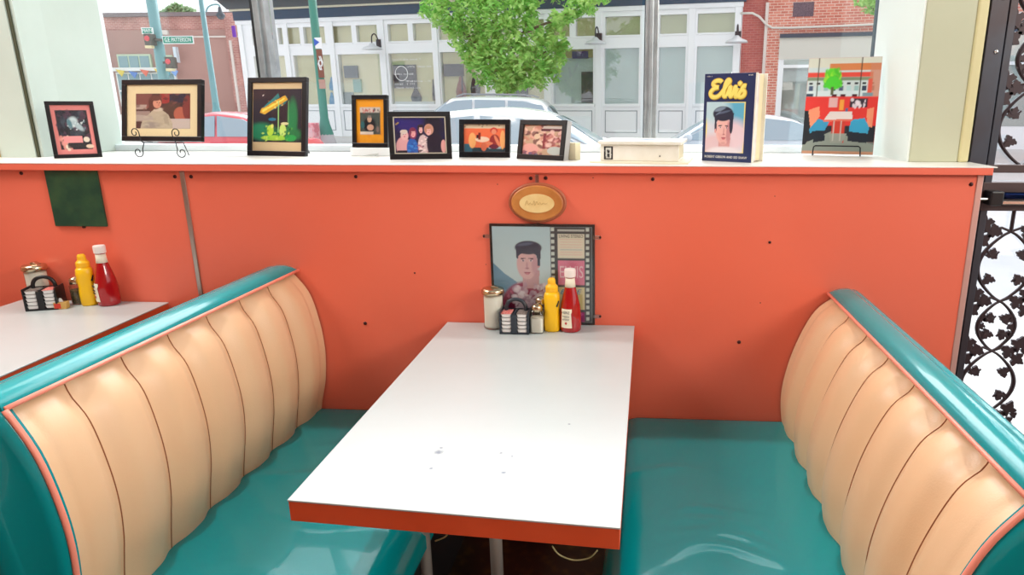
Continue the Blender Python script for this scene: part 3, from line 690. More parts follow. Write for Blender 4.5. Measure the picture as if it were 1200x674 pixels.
def scroll(cx_, cz_, r0, a0, a1, y_, sgn=1, n=22): return [Vector((cx_ + sgn * r0 * (1 - .72 * k / n) * math.cos(a0 + (a1 - a0) * k / n), y_, cz_ + r0 * (1 - .72 * k / n) * math.sin(a0 + (a1 - a0) * k / n))) for k in range(n + 1)]
for s in (-1, 1):
    xx = .066 * s; dz = z - SILL
    up = [Vector((xx - .004 * s, -.006, .052)), Vector((xx, -.012, dz)), Vector((xx - s * 0.002, -.018, dz + .018))] + scroll(xx + s * .0145, dz + .028, .0165, PI * 1.0, -PI * 1.25, -.019, s)
    dn = [Vector((xx - .004 * s, -.006, .052)), Vector((xx + .002 * s, -.010, .030))] + scroll(xx + s * .019, .020, .0190, PI * 1.06, PI * 3.1, -.012, s)
    bm = B(); tube(bm, up, .0016, 6); tube(bm, dn, .0016, 6); tube(bm, [(xx - .004 * s, -.006, .052), (xx - .004 * s, .03, .052)], .0016, 6)
    obj('scroll_leg', bm, WIRE, es, smooth=True)
bm = B(); tube(bm, [(-.070, -.004, .0525), (.070, -.004, .0525)], .0016, 6); tube(bm, [(-.062, .03, .0525), (0, .06, .15), (.062, .03, .0525)], .0016, 6); tube(bm, [(0, .06, .15), (0, .12, .002)], .0016, 6)
obj('rear_support', bm, WIRE, es)
# 3 neon sign picture
P = Paint(90, 100, (34, 14, 30)); P.rect(.76, 1, 0, 1, (24, 20, 40)); P.ell(.82, .45, .10, .36, (6, 116, 66), soft=.5); P.ell(.18, .2, .3, .16, (10, 120, 80), soft=.5); P.ell(.7, .15, .34, .12, (10, 110, 60), soft=.5)
P.poly([(.16, .58), (.52, .80), (.68, .88), (.72, .80), (.66, .72), (.22, .52)], (20, 110, 110)); P.poly([(.14, .56), (.18, .64), (.66, .88), (.72, .80), (.24, .52)], (214, 160, 30)); P.poly([(.20, .56), (.64, .80), (.66, .84), (.20, .61)], (246, 214, 90)); P.blobs(12, .3, .66, .62, .82, .02, [(180, 110, 20), (250, 230, 130)], .6)
P.poly([(.18, .63), (.52, .92), (.55, .84), (.25, .66)], (30, 120, 120)); P.rect(.52, .535, .18, .78, (150, 200, 120)); P.rect(.725, .737, .3, .78, (120, 180, 110))
P.ell(.36, .22, .07, .10, (176, 206, 60)); P.ell(.40, .30, .03, .04, (214, 214, 110)); P.ell(.40, .43, .08, .03, (20, 110, 140)); P.ell(.62, .22, .07, .12, (190, 214, 110)); P.ell(.66, .35, .08, .025, (210, 200, 150)); P.ell(.45, .08, .28, .05, (150, 196, 60)); P.ell(.78, .08, .12, .06, (20, 150, 70)); P.ell(.21, .88, .02, .008, (240, 230, 220), .8)
P.blobs(40, .2, .85, .02, .3, .022, [(90, 180, 60), (30, 130, 60), (200, 220, 90), (10, 60, 40)], .6)
frame('F3', 'tall black frame with a green and yellow neon sign picture', P, .0175, mats=mat('tan_mat', (206, 180, 138), .7), inner=(.003, .004, .032, .022))
# 4 yellow
P = Paint(50, 70, (228, 150, 26)); P.blobs(8, .0, 1, .0, .3, .1, [(214, 120, 30), (236, 160, 30)], .4); P.rect(.13, .86, .20, .82, (64, 74, 70)); P.rect(.13, .86, .70, .82, (190, 180, 170)); P.blobs(16, .15, .84, .70, .78, .03, [(170, 50, 50), (60, 30, 40), (220, 180, 170)], .8)
P.ell(.47, .42, .22, .17, (20, 26, 34)); P.ell(.47, .55, .075, .075, (190, 150, 126)); P.ell(.50, .36, .12, .07, (196, 150, 126)); P.rect(.13, .6, .20, .27, (206, 190, 176)); P.ell(.76, .32, .05, .07, (120, 100, 96)); P.ell(.22, .42, .08, .08, (40, 90, 96)); P.ell(.47, .61, .07, .03, (120, 110, 104))
frame('F4', 'small upright black frame with a yellow backed photo of a seated man', P, .0145, rail=.0155)
obj_base = root('paper_block', 'low white block of paper under the yellow backed frame, next to the window', 'block', (-.648, .372, SILL), -.08)
obj('block', bx(-.075, .078, -.04, .10, 0, .0285), WHITE, obj_base, bev=.003)
obj('torn_paper', prism(B(), [(-.03, .0), (.02, .0), (.035, .010), (.0, .006)], -.0425, -.040), mat('pale_grey_paper', (200, 204, 200), .7), obj_base)  # scrap of pale grey paper
# 5 four people
P = Paint(120, 86, (24, 22, 66)); P.ell(.4, .9, .5, .3, (40, 30, 110), soft=.6); P.ell(.75, .8, .2, .3, (20, 16, 40), soft=.6)
P.ell(.17, .20, .14, .26, (214, 158, 160)); P.ell(.20, .50, .075, .13, (222, 170, 170)); P.ell(.19, .60, .07, .06, (210, 196, 190)); P.rect(.05, .24, 0, .1, (20, 20, 40))
P.ell(.34, .16, .11, .26, (40, 90, 170)); P.ell(.36, .56, .075, .16, (130, 50, 90)); P.ell(.365, .55, .045, .10, (226, 160, 160)); P.blobs(12, .27, .42, .0, .3, .03, [(60, 130, 200), (30, 60, 140)], .7)
P.ell(.55, .22, .10, .30, (206, 180, 180)); P.blobs(26, .46, .64, .0, .45, .03, [(40, 24, 40), (236, 214, 210), (170, 90, 110)], .8); P.ell(.51, .64, .055, .14, (40, 20, 36)); P.ell(.515, .65, .035, .09, (230, 180, 176))
P.ell(.78, .24, .16, .36, (26, 18, 40)); P.ell(.67, .66, .09, .15, (196, 140, 120)); P.ell(.66, .60, .05, .10, (226, 172, 164)); P.ell(.94, .20, .05, .18, (222, 160, 156)); P.ell(.07, .82, .05, .02, (160, 130, 80), .8)
for fx5, fy5, hc in ((.20, .52, (206, 190, 176)), (.365, .56, (120, 40, 70)), (.515, .66, (36, 20, 34)), (.66, .62, (186, 130, 100))):
    P.ell(fx5, fy5 + .095, .052, .045, hc); P.ell(fx5 - .047, fy5 + .03, .016, .085, hc)
    for q in (-.018, .018): P.ell(fx5 + q, fy5 + .012, .008, .008, (60, 30, 50))
    P.ell(fx5, fy5 - .05, .018, .009, (176, 60, 80))
r5, T5, pc5 = frame('F5', 'black frame with a silver liner and a flash photo of four people', P, .0165, rail=.018)
x, y, yaw, tilt, w, h, z = FR['F5']; bm = B(); b0 = .0165
for (a, b_, c, d) in ((-w / 2 + b0, w / 2 - b0, .018, .0215), (-w / 2 + b0, w / 2 - b0, h - b0 - .0035, h - b0), (-w / 2 + b0, -w / 2 + b0 + .0035, .018, h - b0), (w / 2 - b0 - .0035, w / 2 - b0, .018, h - b0)): box(bm, a, b_, .001, .005, c, d, T5)
obj('silver_liner', bm, mat('silver_liner', (196, 190, 172), .35, metal=.5), r5)
# 6 booth photo
P = Paint(80, 52, (232, 112, 72)); P.rect(0, 1, .86, 1, (210, 190, 160)); P.blobs(12, 0, 1, .9, 1, .02, [(120, 100, 90), (60, 60, 60)], .7); P.rect(0, 1, 0, .16, (40, 70, 80)); P.rect(0, .2, 0, .3, (60, 110, 130)); P.rect(.6, .9, .12, .22, (160, 190, 200))
P.ell(.20, .42, .09, .28, (244, 176, 110)); P.ell(.93, .45, .06, .34, (244, 176, 110)); P.ell(.44, .46, .17, .10, (236, 206, 180)); P.rect(.34, .40, .45, .70, (130, 30, 30)); P.rect(.30, .34, .5, .62, (40, 30, 40))
P.ell(.72, .78, .09, .11, (196, 60, 50)); P.ell(.72, .74, .06, .09, (222, 140, 110)); P.ell(.74, .42, .12, .22, (150, 50, 50)); P.ell(.80, .40, .04, .22, (222, 130, 96), .3); P.ell(.60, .32, .10, .05, (222, 130, 96)); P.ell(.48, .2, .07, .16, (214, 110, 80)); P.ell(.72, .2, .12, .08, (110, 40, 60))
frame('F6', 'low black frame with an orange photo of a diner booth and seated figure', P, .0165, rail=.0185)
# 7 group photo
P = Paint(80, 56, (196, 160, 130)); P.blobs(60, .0, .6, .1, 1, .07, [(222, 168, 150), (90, 30, 40), (200, 130, 110), (240, 200, 180)], .8); P.rect(.45, .98, .80, .88, (90, 24, 40)); P.rect(.5, .98, .88, .98, (200, 190, 180)); P.rect(.52, .60, .2, .72, (130, 40, 50)); P.blobs(40, .58, 1, .2, .78, .07, [(216, 150, 140), (190, 110, 100), (140, 40, 50), (232, 190, 180)], .8)
P.ell(.2, .18, .22, .2, (226, 160, 150)); P.blobs(10, 0, .5, 0, .1, .05, [(50, 50, 120), (150, 80, 90)], .8); P.ell(.85, .15, .2, .14, (190, 196, 190)); P.ell(.36, .62, .08, .09, (222, 190, 160))
r7, T7, _ = frame('F7', 'low black frame turned left with a reddish crowd photo, beside the book stack', P, .0165, th=.030)
x, y, yaw, tilt, w, h, z = FR['F7']; obj('side_veneer', bx(w / 2 - .0005, w / 2 + .0012, .004, .030, .001, h - .001, M=T7), mat('grey_veneer', (176, 176, 178), .5), r7)
obj('rear_block', bx(w / 2 - .03, w / 2 + .020, .045, .075, .0, .055), mat('cream_card', (232, 222, 190), .6), r7)

# binder stack on its board
bd = root('white_board', 'thin cream board lying under the white binder on the sill', 'board', (.318, .145, SILL), -.13)
obj('board', bx(-.150, .155, -.11, .10, 0, .0065), mat('cream_board', (232, 224, 200), .6), bd, bev=.001)
al = root('white_binder', 'thick white photo binder with a black and white emblem, lying on the cream board', 'binder', (.325, .165, SILL + .0067), -.13)
IV = mat('ivory_cover', (238, 236, 226), .55, noise=(20, (226, 222, 206), .35, .75)); PG = mat('page_block', (226, 218, 190), .8, noise=(60, (206, 196, 166), .3, .7))
obj('page_block', bx(-.118, .118, -.105, .095, .004, .050), PG, al)
obj('lower_cover', bx(-.125, .120, -.110, .10, 0, .004), IV, al, bev=.001)
obj('spine', bx(-.124, .120, -.1125, -.106, 0, .050), IV, al, bev=.002)
obj('upper_cover', bx(-.130, .128, -.121, .115, .050, .0600), IV, al, bev=.0015)
P = Paint(24, 30, (30, 32, 36)); P.rect(.2, .8, .1, .9, (214, 214, 206)); P.ell(.5, .62, .16, .14, (40, 42, 46)); P.rect(.35, .65, .15, .45, (50, 52, 56)); P.blobs(20, 0, 1, 0, 1, .06, [(30, 32, 36), (200, 200, 194)], .6)
picture('emblem', P, .028, .040, al, (-.098, -.1130, .004))
o = obj('stud', lathe(B(), [(.0022, 0), (.0016, .001), (0, .0012)], 10), INK, al); o.location = (.062, -.1128, .016); o.rotation_euler = (PI / 2, 0, 0)
bm = B(); prism_z(bm, [(-.06, -.06), (.07, -.045), (.085, .01), (.0, .03), (-.05, .0)], .0601, .0605); obj('cover_print', bm, mat('dusty_blue_print', (110, 126, 150), .4), al)

# Elvis box: tall book standing on the sill
bk = root('standing_book', 'tall dark blue book with yellow title standing right of the white binder', 'book', (0.5842, 0.1356, SILL), -.5646)
bw_, bh_, bt_ = .1717, .268, .080
NAVY = mat('navy_cover', (34, 48, 92), .35)
obj('front_cover', bx(-bw_ / 2, bw_ / 2, 0, .004, 0, bh_), NAVY, bk, bev=.0006)
obj('back_cover', bx(-bw_ / 2, bw_ / 2, bt_ + .004, bt_ + .0075, 0, bh_), IV, bk, bev=.0006)
obj('page_block', bx(-bw_ / 2 + .002, bw_ / 2 - .003, .004, bt_ * .42, .004, bh_ - .004), mat('lilac_pages', (206, 190, 196), .8, noise=(40, (226, 216, 206), .3, .7)), bk)
obj('inner_volume', bx(-bw_ / 2 + .002, bw_ / 2 - .012, bt_ * .42, bt_ + .004, .003, bh_ - .003), mat('cream_pages', (222, 208, 170), .8), bk)
obj('white_edge', bx(bw_ / 2 - .001, bw_ / 2 + .005, -.0005, .004, 0, bh_), IV, bk)
obj('spine', bx(-bw_ / 2 - .001, -bw_ / 2 + .002, 0, bt_ + .007, 0, bh_), NAVY, bk)
P = Paint(110, 140, (236, 220, 130)); P.rect(.03, .97, .02, .98, (214, 214, 224)); P.rect(.45, .97, .5, .98, (96, 176, 206)); P.ell(.2, .85, .4, .25, (186, 214, 222), soft=.6); P.ell(.7, .35, .4, .3, (232, 206, 214), soft=.6); P.ell(.25, .16, .4, .2, (222, 190, 196), soft=.6)
P.poly([(.36, .0), (.62, .0), (.66, .30), (.34, .34)], (214, 154, 152)); P.ell(.5, .02, .42, .10, (232, 222, 226), soft=.4)
P.ell(.46, .45, .195, .285, (234, 182, 174), .08); P.poly([(.30, .40), (.60, .34), (.52, .17), (.42, .17)], (230, 174, 168)); P.ell(.60, .42, .06, .22, (190, 126, 134), -.05, .5, .8); P.ell(.66, .55, .045, .17, (50, 50, 72)); P.ell(.258, .52, .03, .12, (56, 54, 74), .05)
P.ell(.255, .43, .022, .045, (222, 160, 156)); P.ell(.44, .77, .26, .145, (40, 46, 66)); P.poly([(.21, .78), (.24, .55), (.29, .62), (.36, .69), (.58, .71), (.64, .60), (.70, .56), (.72, .78)], (42, 46, 68)); P.ell(.36, .86, .15, .035, (136, 156, 176), .25, .4, .8); P.ell(.46, .80, .18, .02, (92, 108, 134), .2, .5, .8); P.ell(.32, .78, .08, .015, (110, 128, 150), .5, .5, .8)
P.ell(.375, .535, .055, .012, (54, 42, 58), .12); P.ell(.545, .53, .045, .012, (50, 38, 56), -.12); P.ell(.38, .50, .030, .013, (240, 226, 226)); P.ell(.385, .50, .015, .013, (50, 60, 90)); P.ell(.545, .495, .026, .012, (236, 220, 222)); P.ell(.545, .495, .014, .012, (50, 56, 86))
P.ell(.475, .42, .018, .075, (212, 150, 148), -.05, .5); P.ell(.478, .365, .032, .014, (190, 120, 122), soft=.4); P.ell(.475, .295, .060, .012, (170, 74, 90)); P.ell(.475, .275, .045, .014, (206, 110, 118)); P.ell(.47, .19, .06, .02, (214, 156, 152), soft=.5)
picture('cover_print', P, .1330, .1550, bk, (-.010, -.0006, .028))
YT = mat('title_yellow', (246, 226, 110), .5); YO = mat('title_outline_gold', (222, 180, 60), .5)
ST = [[(.27, .90), (.20, 1.0), (.08, .98), (.02, .82), (.10, .64), (.21, .60), (.07, .52), (.0, .28), (.07, .05), (.20, .03), (.30, .20), (.42, .66), (.49, .94), (.44, 1.04), (.39, .84), (.385, .40), (.41, .08), (.49, .10)],
      [(.49, .10), (.52, .36), (.54, .62), (.575, .30), (.605, .06), (.66, .30), (.68, .60), (.73, .56)], [(.755, .58), (.735, .30), (.745, .06), (.80, .08)], [(.80, .08), (.87, .40), (.915, .66), (.985, .64)], [(.915, .66), (.90, .46), (.975, .30), (.965, .08), (.88, .02), (.81, .10)]]
def title(nm, r_, y_, m_):
    bm = B()
    for s_ in ST:
        P3 = [Vector(((x_ - .5) * .118 + (z_ - .5) * .010, 0, (z_ - .5) * .050)) for x_, z_ in s_]; tube(bm, [interp(P3, k / 60) for k in range(61)], r_, 8)
    lathe(bm, [(0, -r_ * 1.2), (r_, -r_ * .6), (r_ * 1.15, 0), (r_, r_ * .6), (0, r_ * 1.2)], 12, ((.785 - .5) * .118 + .004, 0, .016))
    bmesh.ops.scale(bm, vec=(1, .12, 1), verts=bm.verts); o = obj(nm, bm, m_, bk, smooth=True); o.location = (-.003, y_, .221)
title('title_outline', .0082, -.0008, YO); title('title_lettering', .0056, -.0018, YT)
text('lettering', 'ROBERT GIBSON AND SID SHAW', .0105, IV, bk, (-.004, -.0004, .014), depth=.0003, width=.146)
def marks(nm, n, w_, h_, m_, parent, loc, seed=1, d=.0003):     # writing too small to read: a row of tiny strokes
    rs_m = random.Random(seed); bm = B(); x_ = -w_ / 2; st = w_ / n
    for k in range(n):
        if rs_m.random() < .86:
            for q in range(rs_m.randint(1, 2)): a_ = x_ + st * rs_m.uniform(.05, .6); box(bm, a_, a_ + st * .22, -d, 0, -h_ / 2, h_ / 2 * rs_m.uniform(.2, 1))
            box(bm, x_ + st * .1, x_ + st * .8, -d, 0, *( (h_ * .3, h_ * .5) if rs_m.random() < .5 else (-h_ * .1, h_ * .1)))
        x_ += st
    o = obj(nm, bm, m_, parent); o.location = loc; return o
marks('small_print', 7, .018, .0035, IV, bk, (-.070, -.0002, .260), 3); marks('small_print', 6, .016, .0030, IV, bk, (.068, -.0002, .261), 4)

# unframed booth photo on a black wire stand
x, y, yaw, tilt, w, h, z = (1.0066, 0.4465, -0.2945, 0.1147, 0.2416, 0.3310, 1.2625)
cdx = root('photo_print', 'large unframed photo of a red diner booth at the right end of the sill', 'photo', (x, y, z), yaw)
T = Matrix.Rotation(-tilt, 4, 'X')
P = Paint(100, 140, (222, 56, 48))
P.rect(0, 1, .60, 1, (200, 214, 214)); P.rect(0, 1, .90, 1, (214, 216, 200)); P.rect(.3, 1, .87, .94, (214, 128, 70)); P.rect(.0, .9, .80, .85, (226, 70, 54)); P.rect(0, .9, .765, .80, (120, 140, 110)); P.rect(0, 1, .61, .66, (206, 222, 224))
for k in range(9): P.rect(.03 + k * .105, .08 + k * .105, .725, .745, (40, 50, 56)); P.rect(.03 + k * .105, .09 + k * .105, .66, .71, [(70, 90, 120), (180, 214, 214), (150, 190, 190), (40, 56, 80)][k % 4])
P.rect(.86, 1, .6, .94, (206, 130, 96), .8); P.rect(.84, .90, .62, .78, (222, 90, 70)); P.rect(.14, .155, .6, 1, (70, 70, 50)); P.rect(.73, .745, .6, 1, (60, 50, 40))
P.blobs(60, .25, .47, .70, .88, .03, [(90, 214, 30), (150, 226, 40), (60, 190, 30)], .8); P.ell(.36, .74, .10, .07, (70, 206, 40)); P.rect(.34, .38, .62, .7, (80, 90, 50)); P.rect(0, .1, .6, .63, (40, 60, 80)); P.rect(.78, .92, .605, .64, (120, 150, 160))
for a in (.36, .48, .64): P.rect(a, a + .07, .595, .625, (70, 24, 36))
P.rect(0, 1, 0, .60, (222, 52, 46)); P.rect(.62, .86, .49, .58, (44, 34, 50)); P.blobs(14, .64, .84, .50, .57, .02, [(230, 220, 226)], .8); P.rect(.33, .45, .49, .59, (220, 190, 190), .8); P.rect(.48, .54, .46, .57, (236, 160, 60)); P.rect(.57, .60, .43, .48, (40, 110, 160))
P.rect(0, 1, 0, .13, (110, 124, 118)); P.rect(0, 1, .13, .3, (26, 34, 44)); P.poly([(.0, .1), (.4, .24), (.8, .16), (1, .1), (1, 0), (0, 0)], (140, 150, 140)); P.rect(.40, .58, .12, .42, (206, 60, 44)); P.poly([(.36, .22), (.62, .22), (.56, .12), (.40, .12)], (150, 156, 146))
P.poly([(.0, .45), (.08, .46), (.12, .24), (.05, .1), (0, .1)], (24, 30, 38)); P.poly([(.05, .46), (.20, .50), (.22, .40), (.10, .26)], (236, 146, 110)); P.poly([(.08, .26), (.20, .37), (.36, .34), (.30, .24), (.1, .22)], (50, 150, 190)); P.poly([(.12, .24), (.30, .25), (.32, .14), (.16, .12)], (20, 34, 46))
P.poly([(.95, .49), (.86, .47), (.88, .30), (.96, .28)], (236, 146, 110)); P.poly([(.66, .36), (.84, .38), (.92, .28), (.90, .22), (.64, .24)], (50, 160, 200)); P.poly([(.62, .24), (.90, .22), (.90, .12), (.64, .14)], (22, 36, 48)); P.poly([(.36, .45), (.66, .45), (.68, .37), (.28, .36)], (226, 214, 210)); P.poly([(.28, .36), (.68, .37), (.68, .35), (.28, .34)], (226, 110, 90))
P.rect(.42, .435, .14, .35, (190, 190, 180)); P.rect(.52, .535, .14, .35, (190, 190, 180)); P.rect(0, 1, 0, .03, (206, 150, 120))
pc = picture('print', P, w, h, cdx); pc.data.transform(T)
obj('print_backing', bx(-w / 2, w / 2, .0006, .003, 0, h, M=T), WHITE, cdx)
ws = root('wire_stand', 'small black bent wire stand in front of the large unframed photo', 'stand', (x, y, SILL), yaw)
obj('wire_hoop', tube(B(), [(-.080, -.034, .001), (-.078, -.030, .030), (-.072, -.029, .0345), (.072, -.029, .0345), (.078, -.030, .030), (.080, -.034, .001)], .0022, 8), WIRE, ws, smooth=True)
bm = B()
for s in (-1, 1): tube(bm, [(s * .080, -.034, .0018), (s * .080, .05, .0018), (s * .070, .065, .05)], .0018, 6)
obj('wire_feet', bm, WIRE, ws)
#EXTERIOR
# ================================================================== outside
SKY_LOW, SKY_HIGH, SUN_E, A1, A2 = 1.45, 10.0, .9, 140, 8
def gz(y): return -.15 if y < 12 else (-.15 + (y - 12) * .052 if y < 22 else .37 + (y - 22) * .023)
CONC = mat('sunlit_concrete', (226, 224, 220), .9, noise=(1.5, (206, 204, 200), .35, .75))
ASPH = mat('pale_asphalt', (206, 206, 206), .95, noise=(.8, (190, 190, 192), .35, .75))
struct('pavement', bx(-60, 40, .70, 3.6, -.4, -.12), CONC)
def strip(y0, y1, m, dz=0):
    bm = B(); v = [bm.verts.new(p) for p in ((-140, y0, gz(y0) + dz), (90, y0, gz(y0) + dz), (90, y1, gz(y1) + dz), (-140, y1, gz(y1) + dz))]; bm.faces.new(v)
    return struct('street', bm, m)
strip(3.6, 12, ASPH); strip(12, 22, ASPH); strip(22, 160, CONC, -.02)
FA = math.radians(-11.0); F0 = Vector((-4.1, 22, 0))
FM = Matrix.Translation(F0) @ Matrix.Rotation(FA, 4, 'Z'); FMI = FM.inverted()
FN = FM.to_3x3() @ Vector((0, 1, 0))
def fac(px, py, back=0):
    d = ray(px, py); t = ((F0 + FN * back) - CAM).dot(FN) / d.dot(FN); q = FMI @ (CAM + d * t); return q.x, q.z
SW = mat('white_storefront_paint', (246, 248, 250), .6); NV = mat('dark_slate_fascia', (40, 74, 100), .5); SL = mat('grey_slate_cornice', (84, 96, 102), .6)
sf = root('storefront_building', 'white wooden storefront building with dark fascia and rows of windows across the street', 'building', F0, FA)
def U(px, py=90): return fac(px, py)[0]
zA = fac(300, 24.5)[1]; zB = fac(300, 13.0)[1]; zC = fac(300, 11.0)[1]; zD = fac(270, -2)[1]
tt = fac(435, 29)[1]; tb = fac(435, 49)[1]; wt = fac(480, 62)[1]; wb = fac(480, 122)[1]; pt = fac(730, 129.5)[1]; pb = fac(420, 153)[1]; base = fac(420, 159)[1] - .3
uL, uR = U(283, 60), U(868, 40)
main = [(U(a), U(b)) for a, b in ((300, 336), (346, 389), (398, 446.5), (457, 508.5), (517, 568), (598, 637), (648, 695), (708, 748.5), (771.5, 802.5), (815.5, 857.5))]
trans = [(U(a, 40), U(b, 40)) for a, b in ((295, 320.5), (325.6, 351), (355.5, 380.5), (387, 412), (417.5, 442), (454.5, 478), (484, 508.5), (514, 538), (545, 572), (580, 608), (616, 638), (645.5, 667.5), (674.5, 697.5), (709, 750), (773, 804.5), (817, 861))]
def row(bm, spans, z0, z1, y0, y1):
    x = uL
    for a, b in spans:
        if a > x: box(bm, x, a, y0, y1, z0, z1)
        x = b
    if x < uR: box(bm, x, uR, y0, y1, z0, z1)
bm = B(); box(bm, uL, uR, 0, .3, tt, zA + .02); row(bm, trans, tb, tt, 0, .25); box(bm, uL, uR, 0, .25, wt, tb); row(bm, main, wb, wt, 0, .25); box(bm, uL, uR, 0, .3, base, wb)
obj('facade', bm, SW, sf)
bm = B()
for a, b in trans: box(bm, a - .03, b + .03, -.03, .0, tb - .06, tb - .02)
for a, b in main: box(bm, a - .05, b + .05, -.05, .0, wb - .10, wb - .02)
pil = [U(p) for p in (289, 340.5, 393, 451.5, 512.5, 583, 642.5, 701.5, 760, 809, 862)]
for p in pil: box(bm, p - .10, p + .10, -.06, 0, base, zA - .05)
box(bm, uL - .05, uR + .05, -.10, .0, zA - .12, zA + .02)
obj('pilaster_trim', bm, SW, sf, bev=.01)
PO = mat('panel_outline', (150, 158, 164), .6)
for (a, b) in main:
    bm = B(); e = .025; x0, x1, z0, z1 = a + .03, b - .03, pb, pt
    for q in ((x0, x1, z0, z0 + e), (x0, x1, z1 - e, z1), (x0, x0 + e, z0, z1), (x1 - e, x1, z0, z1)): box(bm, q[0], q[1], -.012, 0, q[2], q[3])
    obj('kick_panel', bm, PO, sf)
obj('fascia', bx(uL - .06, uR + .12, -.14, .0, zA + .02, zB), NV, sf)
obj('fascia_strip', bx(uL - .12, uR + .14, -.24, .0, zB, zC), mat('cream_strip', (226, 220, 196), .6), sf)
bm = B(); prism(bm, [(uL - .15, zC), (uR, zC), (uR, zC + 1.4), (uL - .75, zC + 1.4), (uL - .55, zC + .32)], -.3, .2); obj('cornice', bm, SL, sf)
obj('cornice_underside', bx(uL - .55, uR, -.95, -.3, zC + .30, zC + 1.0), SL, sf)
obj('roof_mass', bx(uL + .02, uR, .3, 9, base, zC + .3), SW, sf)
BEIGE = mat('beige_blind', (236, 228, 184), .8, noise=(1.3, (222, 212, 164), .35, .7)); PALEG = mat('pale_grey_green_blind', (218, 234, 230), .8, noise=(.9, (206, 224, 222), .3, .7)); CREAMI = mat('cream_interior', (250, 240, 204), .8)
SHG = glass_mat('shop_glass', (250, 252, 252), .08, .5)
for i, (a, b) in enumerate(trans):
    w = obj('transom_window', bx(a, b, .20, .22, tb, tt), BEIGE if i < 13 else mat('olive_blind', (206, 208, 170), .8), sf)
    obj('pane', bx(a, b, .10, .105, tb, tt), SHG, w)
for i, (a, b) in enumerate(main):
    m_ = CREAMI if i in (2, 0, 5) else (PALEG if i >= 6 else BEIGE)
    w = obj('shop_window', bx(a, b, .22, .24, wb, wt), m_, sf)
    obj('pane', bx(a, b, .10, .105, wb, wt), SHG, w)
def fbx(name, x0, x1, y0, y1, m, d0=.12, d1=.2, parent=sf, zpx=None):
    a, zt_ = fac(x0, y0); b, zb_ = fac(x1, y1); return obj(name, bx(a, b, d0, d1, zb_, zt_), m, parent)
DK = mat('dark_slate_board', (58, 70, 84), .6)
s1 = fbx('window_sign', 458, 486, 76, 103, DK)
fbx('wall_screen', 400, 417, 77, 91, mat('grey_blue_screen', (100, 116, 128), .5)); fbx('wall_screen', 517.5, 541, 75, 89, DK); fbx('vase', 411, 421, 93, 108, mat('pale_green_glass', (160, 200, 190), .5))
fbx('dark_doorway', 680, 694, 84, 120, mat('dark_teal_door', (52, 78, 88), .6)); fbx('purple_sign', 669, 688, 60, 68, mat('purple_sign', (66, 60, 140), .5)); fbx('upper_wall', 648, 695, 58, 67, mat('olive_band', (186, 176, 130), .7), .14, .21)
fbx('counter', 400, 412, 108, 124, mat('grey_counter', (150, 160, 160), .6)); fbx('doorway_dark', 599, 617, 103, 120, mat('dark_teal_door')); fbx('counter', 460, 507, 119, 122.5, mat('counter_white', (230, 230, 226), .6))
def lump(px0, px1, py0, py1, m, nm):
    a, z1 = fac(px0, py0); b, z0 = fac(px1, py1); bm = lathe(B(), [(0, 0), (.42, .02), (.5, .3), (.34, .62), (.2, .8), (.17, .95), (0, 1)], 12)
    bmesh.ops.scale(bm, vec=(b - a, .12, z1 - z0), verts=bm.verts); o = obj(nm, bm, m, sf, smooth=True); o.location = ((a + b) / 2, .16, z0); return o
lump(478, 492, 103, 119, mat('dark_figure', (60, 70, 80), .8), 'shop_display'); lump(531, 545, 89, 115, mat('rust_cloth', (150, 84, 76), .8), 'shop_display'); lump(536, 543, 88, 114, mat('slate_cloth', (70, 72, 90), .8), 'shop_display'); lump(548, 561, 84, 112, mat('dark_figure'), 'shop_display'); lump(503, 508, 92, 118, mat('dark_figure'), 'shop_display')
LW = mat('white_window_lettering', (246, 248, 248), .5)
for k, (px_, py_, wd, n_) in enumerate(((475.5, 69.5, 32, 17), (488, 78, 32, 17), (471.5, 86.8, 23, 12), (488.5, 95, 30, 16), (473, 98.5, 24, 12), (477, 103, 29, 15))):
    u_, z_ = fac(px_, py_); marks('window_lettering', n_, fac(px_ + wd / 2, py_)[0] - fac(px_ - wd / 2, py_)[0], .055, LW, sf, (u_, .095, z_), k + 1, .004)
bm = B(); u_, z_ = fac(469, 86); pts = [Vector((u_ + .24 * math.cos(2 * PI * k / 24), .09, z_ + .24 * math.sin(2 * PI * k / 24))) for k in range(25)]; tube(bm, pts, .015, 6); obj('round_emblem', bm, LW, sf)
u_, z_ = fac(678.5, 64); marks('sign_lettering', 4, .22, .09, mat('pale_blue_ink', (120, 150, 190), .5), sf, (u_, .115, z_), 9, .004)
for k, (x0, y0) in enumerate(((386, 98), (386, 116))):
    lump(x0 - 4.5, x0 + 4.5, y0 - 8, y0 + 8, mat('blue_poster', (60, 150, 200), .6), 'blue_display')
# gooseneck lamps
for (px_, py_), lb in zip(((445, 50), (702.5, 43), (865, 41)), ('left gooseneck wall lamp on the white storefront', 'middle gooseneck wall lamp on the white storefront, right of the street tree', 'gooseneck wall lamp at the right end of the white storefront')):
    u_, z_ = fac(px_, py_); p = FM @ Vector((u_, 0, z_)); lr = root('wall_lamp', lb, 'lamp', p, FA, 'gooseneck lamps on the storefront')
    bm = B(); tube(bm, [interp([Vector((0, -.06, -.10)), Vector((0, -.12, .12)), Vector((0, -.30, .26)), Vector((0, -.48, .16)), Vector((0, -.5, -.08))], k / 16) for k in range(17)], .02, 8); box(bm, -.09, .09, -.08, 0, -.16, .10)
    obj('arm', bm, mat('black_lamp_metal', (36, 44, 54), .5), lr)
    o = obj('shade', lathe(B(), [(.34, -.10), (.30, -.04), (.12, .03), (.06, .10), (0, .11)], 20), mat('white_lamp_shade', (232, 236, 240), .4), lr, smooth=True); o.location = (0, -.5, -.16)
